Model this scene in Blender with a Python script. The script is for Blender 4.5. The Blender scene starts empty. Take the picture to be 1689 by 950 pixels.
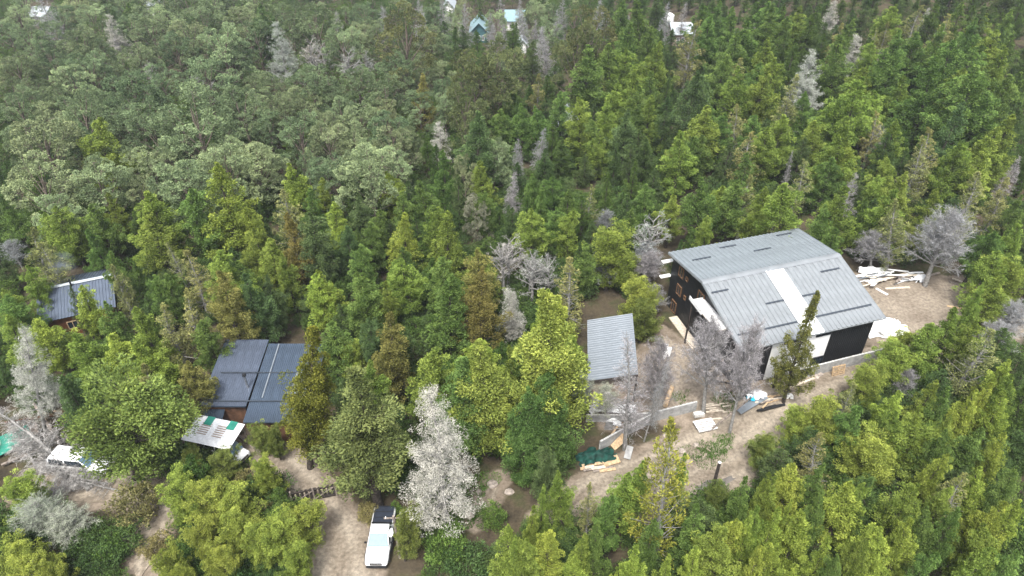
import bpy, bmesh, math, random
import numpy as np
from mathutils import Vector, Matrix
random.seed(7); rng = np.random.default_rng(11)
PI = math.pi
S = bpy.context.scene; C = S.collection
# ------------------------------------------------------------------ camera, sky, sun, exposure
HAZE = 0.0003
CAM_H = 50.0; PITCH = math.radians(36.0); F = 1162.0            # F: focal length in pixels of the 1689-wide picture
cam = bpy.data.cameras.new('camera'); cam_o = bpy.data.objects.new('camera', cam); C.objects.link(cam_o)
cam.sensor_width = 36.0; cam.lens = 36.0 * F / 1689.0; cam.clip_start = 1.0; cam.clip_end = 6000.0
cam_o.location = (0, 0, CAM_H); cam_o.rotation_euler = (PI / 2 - PITCH, 0, 0); S.camera = cam_o
SUN_EL, SUN_AZ = math.radians(62), math.radians(195)              # azimuth measured from +Y, clockwise
w = bpy.data.worlds.new('World'); S.world = w; w.use_nodes = True
nt = w.node_tree; bg = nt.nodes['Background']
sky = nt.nodes.new('ShaderNodeTexSky'); sky.sky_type = 'NISHITA'; sky.sun_disc = False
sky.sun_elevation = SUN_EL; sky.sun_rotation = SUN_AZ; sky.air_density = 1.0; sky.dust_density = 4.0; sky.ozone_density = 1.0
hs = nt.nodes.new('ShaderNodeHueSaturation'); hs.inputs['Saturation'].default_value = 0.35
nt.links.new(sky.outputs[0], hs.inputs['Color']); nt.links.new(hs.outputs[0], bg.inputs[0]); bg.inputs[1].default_value = 0.115
sl = bpy.data.lights.new('sun', 'SUN'); sl.energy = 1.5; sl.angle = math.radians(11); sl.color = (1.0, 0.97, 0.91)
so = bpy.data.objects.new('sun', sl); C.objects.link(so)
sd = Vector((math.sin(SUN_AZ) * math.cos(SUN_EL), math.cos(SUN_AZ) * math.cos(SUN_EL), math.sin(SUN_EL)))
so.rotation_euler = sd.to_track_quat('Z', 'Y').to_euler(); so.location = sd * 300
vs = S.view_settings; vs.view_transform = 'Standard'; vs.look = 'None'; vs.gamma = 1.0; vs.use_curve_mapping = False; vs.exposure = 1.6
S.cycles.use_denoising = True; S.cycles.max_bounces = 6; S.cycles.diffuse_bounces = 3; S.cycles.transmission_bounces = 4
S.cycles.transparent_max_bounces = 6; S.cycles.volume_bounces = 0; S.cycles.caustics_reflective = False; S.cycles.caustics_refractive = False

# ------------------------------------------------------------------ ground shape and picture -> place helpers
def sm(a, b, x):
    t = np.clip((np.asarray(x, float) - a) / (b - a), 0, 1); return t * t * (3 - 2 * t)
def g0(x, y):
    x = np.asarray(x, float); y = np.asarray(y, float)
    t = sm(0.02, 0.6, x / np.maximum(y, 20.0))
    hill = 0.13 * (np.clip(y, 78, 330) - 78) * t
    drop = -0.085 * (np.clip(y, 125, 420) - 125) * (1 - t)
    r = 1.0 * sm(12, 40, x) * sm(40, 55, y)
    return hill + drop + r + 0.25 * np.sin(x * .11 + 1.3) * np.sin(y * .09) + 0.12 * np.sin(x * .31) * np.cos(y * .27 + 1)
PADS = [(27, 59.5, 10.5, 4.0, 1.2), (42.5, 62.5, 6.0, 4.0, 1.15)]
def g(x, y):
    z = g0(x, y)
    for cx, cy, r, fall, h in PADS:
        k = 1 - sm(r, r + fall, np.hypot(np.asarray(x) - cx, np.asarray(y) - cy)); z = z * (1 - k) + h * k
    return z
SP, CP = math.sin(PITCH), math.cos(PITCH)
def ray(px, py):
    u = (px - 844.5) / F; v = (475.0 - py) / F
    return np.array([u, CP + v * SP, -SP + v * CP])            # depth 1 along the optical axis
def at(px, py, h=0.0):                                         # the place whose point h above ground is seen at that pixel
    d = ray(px, py); lo, hi = 20.0, 900.0
    for n in (120, 40, 40):
        t = np.linspace(lo, hi, n); P = d[None] * t[:, None]; P[:, 2] += CAM_H
        f = P[:, 2] - g(P[:, 0], P[:, 1]) - h
        i = max(1, int(np.argmax(f < 0)) if (f < 0).any() else n - 1); lo, hi = t[i - 1], t[i]
    return P[i]
def atz(px, py, z):
    d = ray(px, py); t = (z - CAM_H) / d[2]; return np.array([d[0] * t, d[1] * t, z])
def proj(P):
    P = np.asarray(P, float); z = P[..., 2] - CAM_H
    d = P[..., 1] * CP - z * SP; u = P[..., 1] * SP + z * CP
    return np.stack([844.5 + F * P[..., 0] / d, 475 - F * u / d, d], -1)

# ------------------------------------------------------------------ tags and mesh helpers
def tag(o, label=None, cat=None, group=None, kind=None):
    for k, v in (('label', label), ('category', cat), ('group', group), ('kind', kind)):
        if v: o[k] = v
    return o
def empty(name, loc, rz=0, **kw):
    o = bpy.data.objects.new(name, None); C.objects.link(o); o.location = loc; o.rotation_euler = (0, 0, rz); o.empty_display_size = .3
    return tag(o, **kw)
def mesh_np(name, V, Q=None, T=None, mat=None, attrs=None, smooth=False, mats=None, midx=None):
    V = np.asarray(V, np.float32).reshape(-1, 3)
    nq = 0 if Q is None else len(Q); ntri = 0 if T is None else len(T)
    idx = np.concatenate([np.asarray(Q, np.int32).ravel() if nq else np.zeros(0, np.int32), np.asarray(T, np.int32).ravel() if ntri else np.zeros(0, np.int32)])
    tot = np.concatenate([np.full(nq, 4, np.int32), np.full(ntri, 3, np.int32)])
    st = np.concatenate([[0], np.cumsum(tot)[:-1]]).astype(np.int32)
    m = bpy.data.meshes.new(name); m.vertices.add(len(V)); m.vertices.foreach_set('co', V.ravel())
    m.loops.add(len(idx)); m.loops.foreach_set('vertex_index', idx)
    m.polygons.add(len(tot)); m.polygons.foreach_set('loop_start', st); m.polygons.foreach_set('loop_total', tot)
    if smooth: m.polygons.foreach_set('use_smooth', np.ones(len(tot), bool))
    for k, a in (attrs or {}).items():
        at_ = m.attributes.new(k, 'FLOAT', 'POINT'); at_.data.foreach_set('value', np.asarray(a, np.float32))
    if mat: m.materials.append(mat)
    for mm in (mats or []): m.materials.append(mm)
    if midx is not None: m.polygons.foreach_set('material_index', np.asarray(midx, np.int32))
    m.update(calc_edges=True); return m
def link(name, m, parent=None, loc=None, rot=None, mat4=None, scale=None):
    o = bpy.data.objects.new(name, m); C.objects.link(o)
    if parent: o.parent = parent
    if mat4 is not None: o.matrix_local = mat4
    if loc is not None: o.location = loc
    if rot is not None: o.rotation_euler = rot
    if scale is not None: o.scale = scale
    return o
class MB:
    def __init__(s): s.v = []; s.f = []; s.n = 0
    def add(s, v, f):
        s.v += [tuple(map(float, p)) for p in v]; s.f += [tuple(i + s.n for i in q) for q in f]; s.n = len(s.v); return s
    def box(s, c, d, R=None):
        P = [Vector((x * d[0] / 2, y * d[1] / 2, z * d[2] / 2)) for x in (-1, 1) for y in (-1, 1) for z in (-1, 1)]
        if R is not None: P = [R @ p for p in P]
        return s.add([Vector(c) + p for p in P], [(0, 1, 3, 2), (4, 6, 7, 5), (0, 4, 5, 1), (2, 3, 7, 6), (0, 2, 6, 4), (1, 5, 7, 3)])
    def bar(s, a, b, wd, ht=None):                              # square bar between two points
        a = Vector(a); b = Vector(b); d = b - a; R = d.to_track_quat('X', 'Z').to_matrix()
        return s.box((a + b) / 2, (d.length, wd, ht or wd), R)
    def tube(s, pts, rad, n=8, cap=True):
        pts = [Vector(p) for p in pts]; rings = []
        if not hasattr(rad, '__len__'): rad = [rad] * len(pts)
        for i, p in enumerate(pts):
            d = (pts[min(i + 1, len(pts) - 1)] - pts[max(i - 1, 0)]).normalized()
            x = d.orthogonal().normalized() if i == 0 else (x - d * x.dot(d)).normalized()
            y = d.cross(x); rings.append([p + (x * math.cos(2 * PI * k / n) + y * math.sin(2 * PI * k / n)) * rad[i] for k in range(n)])
        v = [q for r in rings for q in r]; f = []
        for i in range(len(pts) - 1):
            for k in range(n): f.append((i * n + k, i * n + (k + 1) % n, (i + 1) * n + (k + 1) % n, (i + 1) * n + k))
        if cap: f += [tuple(range(n))[::-1], tuple((len(pts) - 1) * n + k for k in range(n))]
        return s.add(v, f)
    def prism(s, poly, axis, a, b):                             # 2-D polygon extruded along one axis
        def P(u, v, t): return {'x': (t, u, v), 'y': (u, t, v), 'z': (u, v, t)}[axis]
        n = len(poly); v = [P(u, q, a) for u, q in poly] + [P(u, q, b) for u, q in poly]
        return s.add(v, [tuple(range(n))[::-1], tuple(range(n, 2 * n))] + [(k, (k + 1) % n, n + (k + 1) % n, n + k) for k in range(n)])
    def loft(s, secs):                                          # closed rings with the same count
        n = len(secs[0]); v = [p for r in secs for p in r]; f = [tuple(range(n))[::-1], tuple((len(secs) - 1) * n + k for k in range(n))]
        for i in range(len(secs) - 1):
            for k in range(n): f.append((i * n + k, i * n + (k + 1) % n, (i + 1) * n + (k + 1) % n, (i + 1) * n + k))
        return s.add(v, f)
    def mesh(s, name, mat, bevel=0, smooth=False):
        m = bpy.data.meshes.new(name); m.from_pydata(s.v, [], s.f)
        bm = bmesh.new(); bm.from_mesh(m)
        bmesh.ops.recalc_face_normals(bm, faces=bm.faces)
        if bevel: bmesh.ops.bevel(bm, geom=bm.edges[:], offset=bevel, segments=2, affect='EDGES', clamp_overlap=True)
        bm.to_mesh(m); bm.free()
        if mat: m.materials.append(mat)
        if smooth:
            for p in m.polygons: p.use_smooth = True
        return m
    def build(s, name, mat, parent=None, bevel=0, smooth=False, **kw):
        return link(name, s.mesh(name, mat, bevel, smooth), parent, **kw)

# ------------------------------------------------------------------ materials
def new_mat(name):
    m = bpy.data.materials.new(name); m.use_nodes = True; n = m.node_tree
    return m, n, n.nodes['Principled BSDF'], n.nodes['Material Output']
def mat(name, col, rough=.7, metal=0.0, var=.12, scale=3.0, bump=0.0, spec=.3, col2=None, coord='Object', detail=5):
    m, n, b, out = new_mat(name)
    tc = n.nodes.new('ShaderNodeTexCoord'); nz = n.nodes.new('ShaderNodeTexNoise'); nz.inputs['Scale'].default_value = scale; nz.inputs['Detail'].default_value = detail
    n.links.new(tc.outputs[coord], nz.inputs['Vector'])
    r = n.nodes.new('ShaderNodeValToRGB'); c2 = col2 or tuple(max(0, c * (1 - 2.2 * var)) for c in col); c1 = col if col2 else tuple(min(1, c * (1 + var)) for c in col)
    r.color_ramp.elements[0].position = .33; r.color_ramp.elements[1].position = .67
    r.color_ramp.elements[0].color = (*c2, 1); r.color_ramp.elements[1].color = (*c1, 1)
    n.links.new(nz.outputs[0], r.inputs[0]); n.links.new(r.outputs[0], b.inputs['Base Color'])
    b.inputs['Roughness'].default_value = rough; b.inputs['Metallic'].default_value = metal; b.inputs['Specular IOR Level'].default_value = spec
    if bump:
        bp = n.nodes.new('ShaderNodeBump'); bp.inputs['Strength'].default_value = bump; bp.inputs['Distance'].default_value = .05
        n.links.new(nz.outputs[0], bp.inputs['Height']); n.links.new(bp.outputs[0], b.inputs['Normal'])
    return m
def foliage_mat(name, fixed=None, trans=.18):
    """colour of the tree (object colour) varied by clump, with paler young tips"""
    m, n, b, out = new_mat(name); n.nodes.remove(b)
    L = n.links.new
    oi = n.nodes.new('ShaderNodeObjectInfo')
    if fixed:
        src = n.nodes.new('ShaderNodeValToRGB'); src.color_ramp.interpolation = 'LINEAR'
        els = src.color_ramp.elements
        while len(els) < len(fixed): els.new(.5)
        for i, c in enumerate(fixed): els[i].position = i / (len(fixed) - 1); els[i].color = (*c, 1)
        L(oi.outputs['Random'], src.inputs[0]); base = src.outputs[0]
    else: base = oi.outputs['Color']
    at_ = n.nodes.new('ShaderNodeAttribute'); at_.attribute_name = 'tint'
    tp = n.nodes.new('ShaderNodeAttribute'); tp.attribute_name = 'tip'
    mr = n.nodes.new('ShaderNodeMapRange'); mr.inputs[3].default_value = .42; mr.inputs[4].default_value = 1.6; L(at_.outputs['Fac'], mr.inputs[0])
    hsv = n.nodes.new('ShaderNodeHueSaturation'); L(base, hsv.inputs['Color']); L(mr.outputs[0], hsv.inputs['Value'])
    mh = n.nodes.new('ShaderNodeMapRange'); mh.inputs[3].default_value = .515; mh.inputs[4].default_value = .485; L(at_.outputs['Fac'], mh.inputs[0]); L(mh.outputs[0], hsv.inputs['Hue'])
    mx = n.nodes.new('ShaderNodeMix'); mx.data_type = 'RGBA'; mx.blend_type = 'MULTIPLY'; mx.inputs[7].default_value = (1.75, 1.55, 1.05, 1)
    ml = n.nodes.new('ShaderNodeMath'); ml.operation = 'POWER'; ml.inputs[1].default_value = 1.6; L(tp.outputs['Fac'], ml.inputs[0])
    L(ml.outputs[0], mx.inputs[0]); L(hsv.outputs[0], mx.inputs[6])
    d = n.nodes.new('ShaderNodeBsdfDiffuse'); t = n.nodes.new('ShaderNodeBsdfTranslucent'); ms = n.nodes.new('ShaderNodeMixShader'); ms.inputs[0].default_value = trans
    L(mx.outputs[2], d.inputs[0]); L(mx.outputs[2], t.inputs[0]); L(d.outputs[0], ms.inputs[1]); L(t.outputs[0], ms.inputs[2]); L(ms.outputs[0], out.inputs[0])
    return m
M = {}
M['leaf'] = foliage_mat('foliage')
M['leaf_fill'] = foliage_mat('foliage_fill_shaded', fixed=[(.052, .102, .030), (.075, .125, .036), (.055, .10, .04), (.078, .118, .05), (.052, .10, .038)])  # fill greens darker than the crowns: deep shade between trees painted into the colour
M['bark'] = mat('bark', (.16, .13, .105), .95, var=.3, scale=6, bump=.4)
M['bark_dark'] = mat('bark_dark', (.075, .062, .052), .95, var=.3, scale=6, bump=.4)
M['deadwood'] = mat('deadwood', (.27, .262, .25), .95, var=.2, scale=4)
M['black_metal'] = mat('black_cladding', (.014, .015, .017), .42, var=.1, scale=1.5, spec=.5)
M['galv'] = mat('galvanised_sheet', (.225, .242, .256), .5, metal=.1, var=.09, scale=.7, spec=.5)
M['galv_back'] = mat('galvanised_sheet_shaded', (.195, .222, .238), .5, metal=.1, var=.09, scale=.7, spec=.5)  # same sheet, darker for the back slope: its dimmer light is in the colour
M['skylight'] = mat('translucent_sheet', (.86, .87, .86), .35, var=.03, scale=1.0)
M['dark_strip'] = mat('dark_strip', (.045, .055, .07), .6)
M['blue_roof'] = mat('blue_grey_sheet', (.085, .105, .145), .42, metal=.2, var=.14, scale=.6, spec=.5)
M['dark_blue_roof'] = mat('dark_blue_sheet', (.058, .082, .118), .38, metal=.2, var=.16, scale=.5, spec=.5)
M['shed_roof'] = mat('grey_sheet', (.20, .225, .25), .45, metal=.2, var=.08, scale=.8, spec=.5)
M['cabin_roof'] = mat('charcoal_sheet', (.10, .125, .17), .4, metal=.25, var=.1, scale=.8, spec=.5)
M['brown_wall'] = mat('brown_boards', (.13, .068, .04), .8, var=.25, scale=2)
M['red_wall'] = mat('rust_boards', (.15, .06, .026), .8, var=.2, scale=2)
M['beige'] = mat('beige_render', (.40, .32, .26), .9, var=.12, scale=2)
M['white'] = mat('white_paint', (.80, .80, .79), .5, var=.04, scale=2)
M['white_car'] = mat('white_car_paint', (.82, .83, .84), .22, var=.02, scale=1, spec=.6)
M['white_plastic'] = mat('white_plastic', (.78, .79, .80), .45, var=.08, scale=3)
M['wood'] = mat('raw_timber', (.50, .36, .22), .8, var=.18, scale=5)
M['sash'] = mat('stained_sash', (.17, .095, .05), .7, var=.2, scale=5)
M['pale_wood'] = mat('pale_timber', (.60, .52, .42), .8, var=.15, scale=5)
M['grey_wood'] = mat('weathered_timber', (.26, .22, .19), .9, var=.25, scale=5)
M['dark_wood'] = mat('dark_timber', (.055, .045, .04), .9, var=.25, scale=5)
M['concrete'] = mat('concrete_block', (.34, .34, .335), .95, var=.12, scale=2.2, bump=.2)
M['concrete_pale'] = mat('pale_mortar', (.58, .57, .55), .95, var=.12, scale=5)
M['glass'] = mat('window_glass', (.02, .03, .04), .08, var=.1, spec=.8)
M['windscreen'] = mat('windscreen', (.10, .17, .24), .07, var=.05, spec=.8)
M['rubber'] = mat('black_rubber', (.018, .018, .018), .8)
M['chrome'] = mat('bright_trim', (.6, .6, .6), .2, metal=.9)
M['lamp'] = mat('headlamp', (.6, .63, .66), .12, spec=.8)
M['black_trim'] = mat('black_trim', (.02, .021, .024), .45)
M['navy'] = mat('navy_cover', (.022, .028, .042), .55)
M['green_tarp'] = mat('green_net', (.008, .055, .042), .75, var=.3, scale=2)
M['teal_sheet'] = mat('teal_sheet', (.03, .26, .19), .55, var=.15, scale=1)
M['teal_roof'] = mat('teal_far_roof', (.22, .33, .37), .5, var=.08)
M['far_teal_wall'] = mat('dark_teal_boards', (.05, .13, .15), .7)
M['pale_roof'] = mat('pale_far_roof', (.42, .46, .49), .5, var=.06)
M['blue_bag'] = mat('blue_bag', (.03, .42, .62), .5)
M['log'] = mat('fresh_log', (.58, .42, .26), .85, var=.15, scale=6)
M['rock'] = mat('stone', (.36, .31, .27), .95, var=.2, scale=4)
M['grass'] = mat('grass_blade', (.10, .19, .035), .8, var=.3, scale=2, coord='Generated')
def ground_mat():
    m, n, b, out = new_mat('forest_floor'); L = n.links.new
    tc = n.nodes.new('ShaderNodeTexCoord')
    def noise(s, d=6):
        q = n.nodes.new('ShaderNodeTexNoise'); q.inputs['Scale'].default_value = s; q.inputs['Detail'].default_value = d; L(tc.outputs['Object'], q.inputs['Vector']); return q.outputs[0]
    def ramp(src, *st):
        r = n.nodes.new('ShaderNodeValToRGB'); e = r.color_ramp.elements
        while len(e) < len(st): e.new(.5)
        for i, (p, c) in enumerate(st): e[i].position = p; e[i].color = (*c, 1)
        L(src, r.inputs[0]); return r.outputs[0]
    floor = ramp(noise(.45), (.3, (.045, .038, .028)), (.5, (.085, .068, .045)), (.66, (.06, .065, .03)), (.8, (.13, .10, .07)))
    dirt = ramp(noise(.7), (.3, (.15, .12, .09)), (.55, (.25, .205, .16)), (.75, (.32, .265, .21)))
    fine = ramp(noise(5.0), (.3, (.72, .72, .72)), (.7, (1.1, 1.1, 1.1)))
    a = n.nodes.new('ShaderNodeAttribute'); a.attribute_name = 'dirt'
    ad = n.nodes.new('ShaderNodeMath'); ad.operation = 'ADD'; L(a.outputs['Fac'], ad.inputs[0])
    sb = n.nodes.new('ShaderNodeMapRange'); sb.inputs[3].default_value = -.35; sb.inputs[4].default_value = .35; L(noise(1.1), sb.inputs[0]); L(sb.outputs[0], ad.inputs[1])
    rr = n.nodes.new('ShaderNodeMapRange'); rr.inputs[1].default_value = .35; rr.inputs[2].default_value = .65; L(ad.outputs[0], rr.inputs[0])
    mx = n.nodes.new('ShaderNodeMix'); mx.data_type = 'RGBA'; L(rr.outputs[0], mx.inputs[0]); L(floor, mx.inputs[6]); L(dirt, mx.inputs[7])
    m2 = n.nodes.new('ShaderNodeMix'); m2.data_type = 'RGBA'; m2.blend_type = 'MULTIPLY'; m2.inputs[0].default_value = 1; L(mx.outputs[2], m2.inputs[6]); L(fine, m2.inputs[7])
    L(m2.outputs[2], b.inputs['Base Color']); b.inputs['Roughness'].default_value = .95; b.inputs['Specular IOR Level'].default_value = .1
    bp = n.nodes.new('ShaderNodeBump'); bp.inputs['Strength'].default_value = .5; bp.inputs['Distance'].default_value = .15; L(noise(2.5), bp.inputs['Height']); L(bp.outputs[0], b.inputs['Normal'])
    return m
M['ground'] = ground_mat()
def road_mat(name, hi, lo):
    m, n, b, out = new_mat(name); L = n.links.new; tc = n.nodes.new('ShaderNodeTexCoord')
    def nz(s, d, r0, r1):
        q = n.nodes.new('ShaderNodeTexNoise'); q.inputs['Scale'].default_value = s; q.inputs['Detail'].default_value = d; L(tc.outputs['Object'], q.inputs['Vector'])
        m_ = n.nodes.new('ShaderNodeMapRange'); m_.inputs[1].default_value = .3; m_.inputs[2].default_value = .7; m_.inputs[3].default_value = r0; m_.inputs[4].default_value = r1; L(q.outputs[0], m_.inputs[0]); return m_.outputs[0], q.outputs[0]
    a, _ = nz(.28, 6, 0, 1); c, raw = nz(3.2, 10, .62, 1.18); e, _ = nz(14, 4, .8, 1.12)
    mx = n.nodes.new('ShaderNodeMix'); mx.data_type = 'RGBA'; mx.inputs[6].default_value = (*lo, 1); mx.inputs[7].default_value = (*hi, 1)
    at_ = n.nodes.new('ShaderNodeAttribute'); at_.attribute_name = 'wear'; ad = n.nodes.new('ShaderNodeMath'); ad.operation = 'MULTIPLY_ADD'; ad.inputs[1].default_value = .6; ad.use_clamp = True
    L(at_.outputs['Fac'], ad.inputs[0]); hf = n.nodes.new('ShaderNodeMath'); hf.operation = 'MULTIPLY'; hf.inputs[1].default_value = .7; L(a, hf.inputs[0]); L(hf.outputs[0], ad.inputs[2]); L(ad.outputs[0], mx.inputs[0])
    v = n.nodes.new('ShaderNodeMath'); v.operation = 'MULTIPLY'; L(c, v.inputs[0]); L(e, v.inputs[1])
    hv = n.nodes.new('ShaderNodeHueSaturation'); L(mx.outputs[2], hv.inputs['Color']); L(v.outputs[0], hv.inputs['Value']); L(hv.outputs[0], b.inputs['Base Color'])
    b.inputs['Roughness'].default_value = .95; b.inputs['Specular IOR Level'].default_value = .1
    bp = n.nodes.new('ShaderNodeBump'); bp.inputs['Strength'].default_value = .6; bp.inputs['Distance'].default_value = .1; L(raw, bp.inputs['Height']); L(bp.outputs[0], b.inputs['Normal'])
    return m
M['road'] = road_mat('dirt_road', (.335, .288, .228), (.19, .155, .118))
M['yard'] = road_mat('trodden_earth', (.315, .268, .212), (.165, .13, .10))
M['puddle'] = mat('puddle', (.17, .155, .14), .12, var=.2, scale=1, spec=.5)
# ------------------------------------------------------------------ terrain, roads, yards
TRACKS = {  # picture-traced centre lines with widths in metres
 'road': [(900, 860, 2.2), (985, 800, 3.0), (1060, 770, 3.6), (1150, 745, 4.8), (1230, 695, 4.8), (1310, 645, 4.2), (1400, 610, 4.0), (1500, 588, 4.0), (1600, 560, 4.5), (1720, 530, 4.5)],
 'road_branch': [(1080, 840, 3.0), (1150, 790, 4.0), (1230, 765, 3.4), (1330, 720, 3.0)],
 'drive': [(560, 1010, 6.0), (560, 930, 5.6), (552, 875, 4.4), (528, 830, 3.4), (480, 775, 3.6), (430, 745, 3.2), (400, 735, 2.4)],
 'parking_track': [(60, 800, 4.0), (150, 800, 4.4), (230, 800, 3.6), (262, 830, 2.6), (255, 880, 2.0), (230, 960, 1.8)],
 'footpath': [(790, 862, 1.0), (795, 835, 1.4), (812, 805, 1.6), (825, 785, 1.2)],
}
YARDS = {'yard': [(1400, 455), (1500, 462), (1600, 462), (1630, 495), (1600, 540), (1530, 585), (1470, 590), (1440, 560)],
         'building_plot': [(985, 640), (1045, 600), (1090, 545), (1150, 585), (1200, 630), (1215, 700), (1150, 690), (1070, 690), (1000, 700)]}
def track_pts(tr):
    P = np.array([[*at(px, py)[:2], wd] for px, py, wd in tr])
    s = np.r_[0, np.cumsum(np.hypot(*np.diff(P[:, :2], axis=0).T))]; q = np.arange(0, s[-1], .6)
    R = np.stack([np.interp(q, s, P[:, k]) for k in range(3)], 1)
    for _ in range(12): R[1:-1] = (R[:-2] + 2 * R[1:-1] + R[2:]) / 4
    return R
TR = {k: track_pts(v) for k, v in TRACKS.items()}
YD = {k: np.array([at(*p)[:2] for p in v]) for k, v in YARDS.items()}
def inpoly(x, y, poly):
    x = np.asarray(x); y = np.asarray(y); r = np.zeros(x.shape, bool); n = len(poly)
    for i in range(n):
        x1, y1 = poly[i]; x2, y2 = poly[(i + 1) % n]
        c = (y1 > y) != (y2 > y); r ^= c & (x < (x2 - x1) * (y - y1) / (y2 - y1 + 1e-12) + x1)
    return r
def seg_dist(x, y, poly):
    d = np.full(np.shape(x), 1e9); n = len(poly)
    for i in range(n):
        a = poly[i]; b = poly[(i + 1) % n]; ab = b - a; t = np.clip(((x - a[0]) * ab[0] + (y - a[1]) * ab[1]) / (ab @ ab), 0, 1)
        d = np.minimum(d, np.hypot(x - a[0] - t * ab[0], y - a[1] - t * ab[1]))
    return d
def dirt_mask(x, y):
    r = np.zeros(np.shape(x))
    for R in TR.values():
        for i in range(0, len(R), 2):
            r = np.maximum(r, 1 - sm(R[i, 2] / 2 - .2, R[i, 2] / 2 + 1.4, np.hypot(x - R[i, 0], y - R[i, 1])))
    for P in YD.values():
        d = seg_dist(x, y, P); ins = inpoly(x, y, P); r = np.maximum(r, np.where(ins, 1, 1 - sm(0, 1.8, d)))
    return r
def axis(a, b, lo, hi, st):
    core = np.arange(a, b + 1e-6, st); L_ = [a]; s = st
    while L_[-1] > lo: s *= 1.25; L_.append(L_[-1] - s)
    H_ = [b]; s = st
    while H_[-1] < hi: s *= 1.25; H_.append(H_[-1] + s)
    return np.r_[L_[:0:-1], core, H_[1:]]
gx = axis(-62, 66, -2500, 2500, .8); gy = axis(24, 112, -1500, 4000, .8)
X, Y = np.meshgrid(gx, gy); Z = g(X, Y)
nx, ny = len(gx), len(gy); I = np.arange(nx * ny).reshape(ny, nx)
Q = np.stack([I[:-1, :-1], I[:-1, 1:], I[1:, 1:], I[1:, :-1]], -1).reshape(-1, 4)
DM = np.zeros_like(X); cm = (X > -64) & (X < 68) & (Y > 22) & (Y < 114); DM[cm] = dirt_mask(X[cm], Y[cm])
tag(link('ground', mesh_np('ground', np.stack([X, Y, Z], -1), Q, mat=M['ground'], attrs={'dirt': DM.ravel()}, smooth=True)), kind='structure')
def ribbon(name, R, mt, dz):
    n = 13; V = []; wear = []
    d = np.gradient(R[:, :2], axis=0); d /= np.hypot(*d.T)[:, None] + 1e-9; nn = np.stack([-d[:, 1], d[:, 0]], 1)
    wob = [np.convolve(rng.normal(0, .35, len(R) + 8), np.ones(5) / 5, 'same')[4:-4] for _ in range(2)]
    for i, r in enumerate(R):
        tap = min(1, (i + 1) / 4, (len(R) - i) / 4)
        for k in range(n):
            t = k / (n - 1) * 2 - 1; o = t * (r[2] / 2 * tap + (wob[0][i] if t > 0 else wob[1][i]) * abs(t))
            p = r[:2] + nn[i] * o; V.append((p[0], p[1], float(g(*p)) + dz + .02 * (1 - t * t) - .05 * math.exp(-((abs(t) - .5) / .16) ** 2) - (.03 if abs(t) == 1 else 0))); wear.append(math.exp(-((abs(t) - .5) / .2) ** 2))
    I = np.arange(len(V)).reshape(-1, n); Q = np.stack([I[:-1, :-1], I[:-1, 1:], I[1:, 1:], I[1:, :-1]], -1).reshape(-1, 4)
    return tag(link(name, mesh_np(name, V, Q, mat=mt, smooth=True, attrs={'wear': wear})), kind='structure')
for k, (nm, dz) in {'road': ('road', .05), 'road_branch': ('road_branch', .08), 'drive': ('driveway', .05), 'parking_track': ('parking_track', .06), 'footpath': ('footpath', .05)}.items():
    ribbon(nm, TR[k], M['road'], dz)
def sheet(name, poly, mt, dz, st=.6, jit=.25):
    lo = poly.min(0) - 1; hi = poly.max(0) + 1
    xs = np.arange(lo[0], hi[0], st); ys = np.arange(lo[1], hi[1], st); X, Y = np.meshgrid(xs, ys)
    ins = inpoly(X, Y, poly)
    d = seg_dist(X, Y, poly); near = ins | (d < st * .7)
    # pull outside corner vertices on to the outline
    XX, YY = X.copy(), Y.copy(); cen = poly.mean(0); mv = near & ~ins
    XX[mv] += (cen[0] - X[mv]) * .02; YY[mv] += (cen[1] - Y[mv]) * .02
    I = np.arange(X.size).reshape(X.shape); ok = near[:-1, :-1] & near[:-1, 1:] & near[1:, 1:] & near[1:, :-1]
    Q = np.stack([I[:-1, :-1], I[:-1, 1:], I[1:, 1:], I[1:, :-1]], -1)[ok]
    Zs = g(XX, YY) + dz + rng.normal(0, .008, X.shape) - np.where(ins & (d > st), 0, .05)
    u, inv = np.unique(Q, return_inverse=True); V = np.stack([XX, YY, Zs], -1).reshape(-1, 3)[u]
    return tag(link(name, mesh_np(name, V, inv.reshape(-1, 4), mat=mt, smooth=True, attrs={'wear': np.full(len(V), .5)})), kind='structure')
sheet('yard', YD['yard'], M['yard'], .035); sheet('building_plot', YD['building_plot'], M['yard'], .035)
sheet('puddle', np.array([at(*p)[:2] for p in [(1140, 803), (1160, 790), (1205, 786), (1222, 792), (1190, 806), (1150, 812)]]), M['puddle'], .12, .3)
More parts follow.
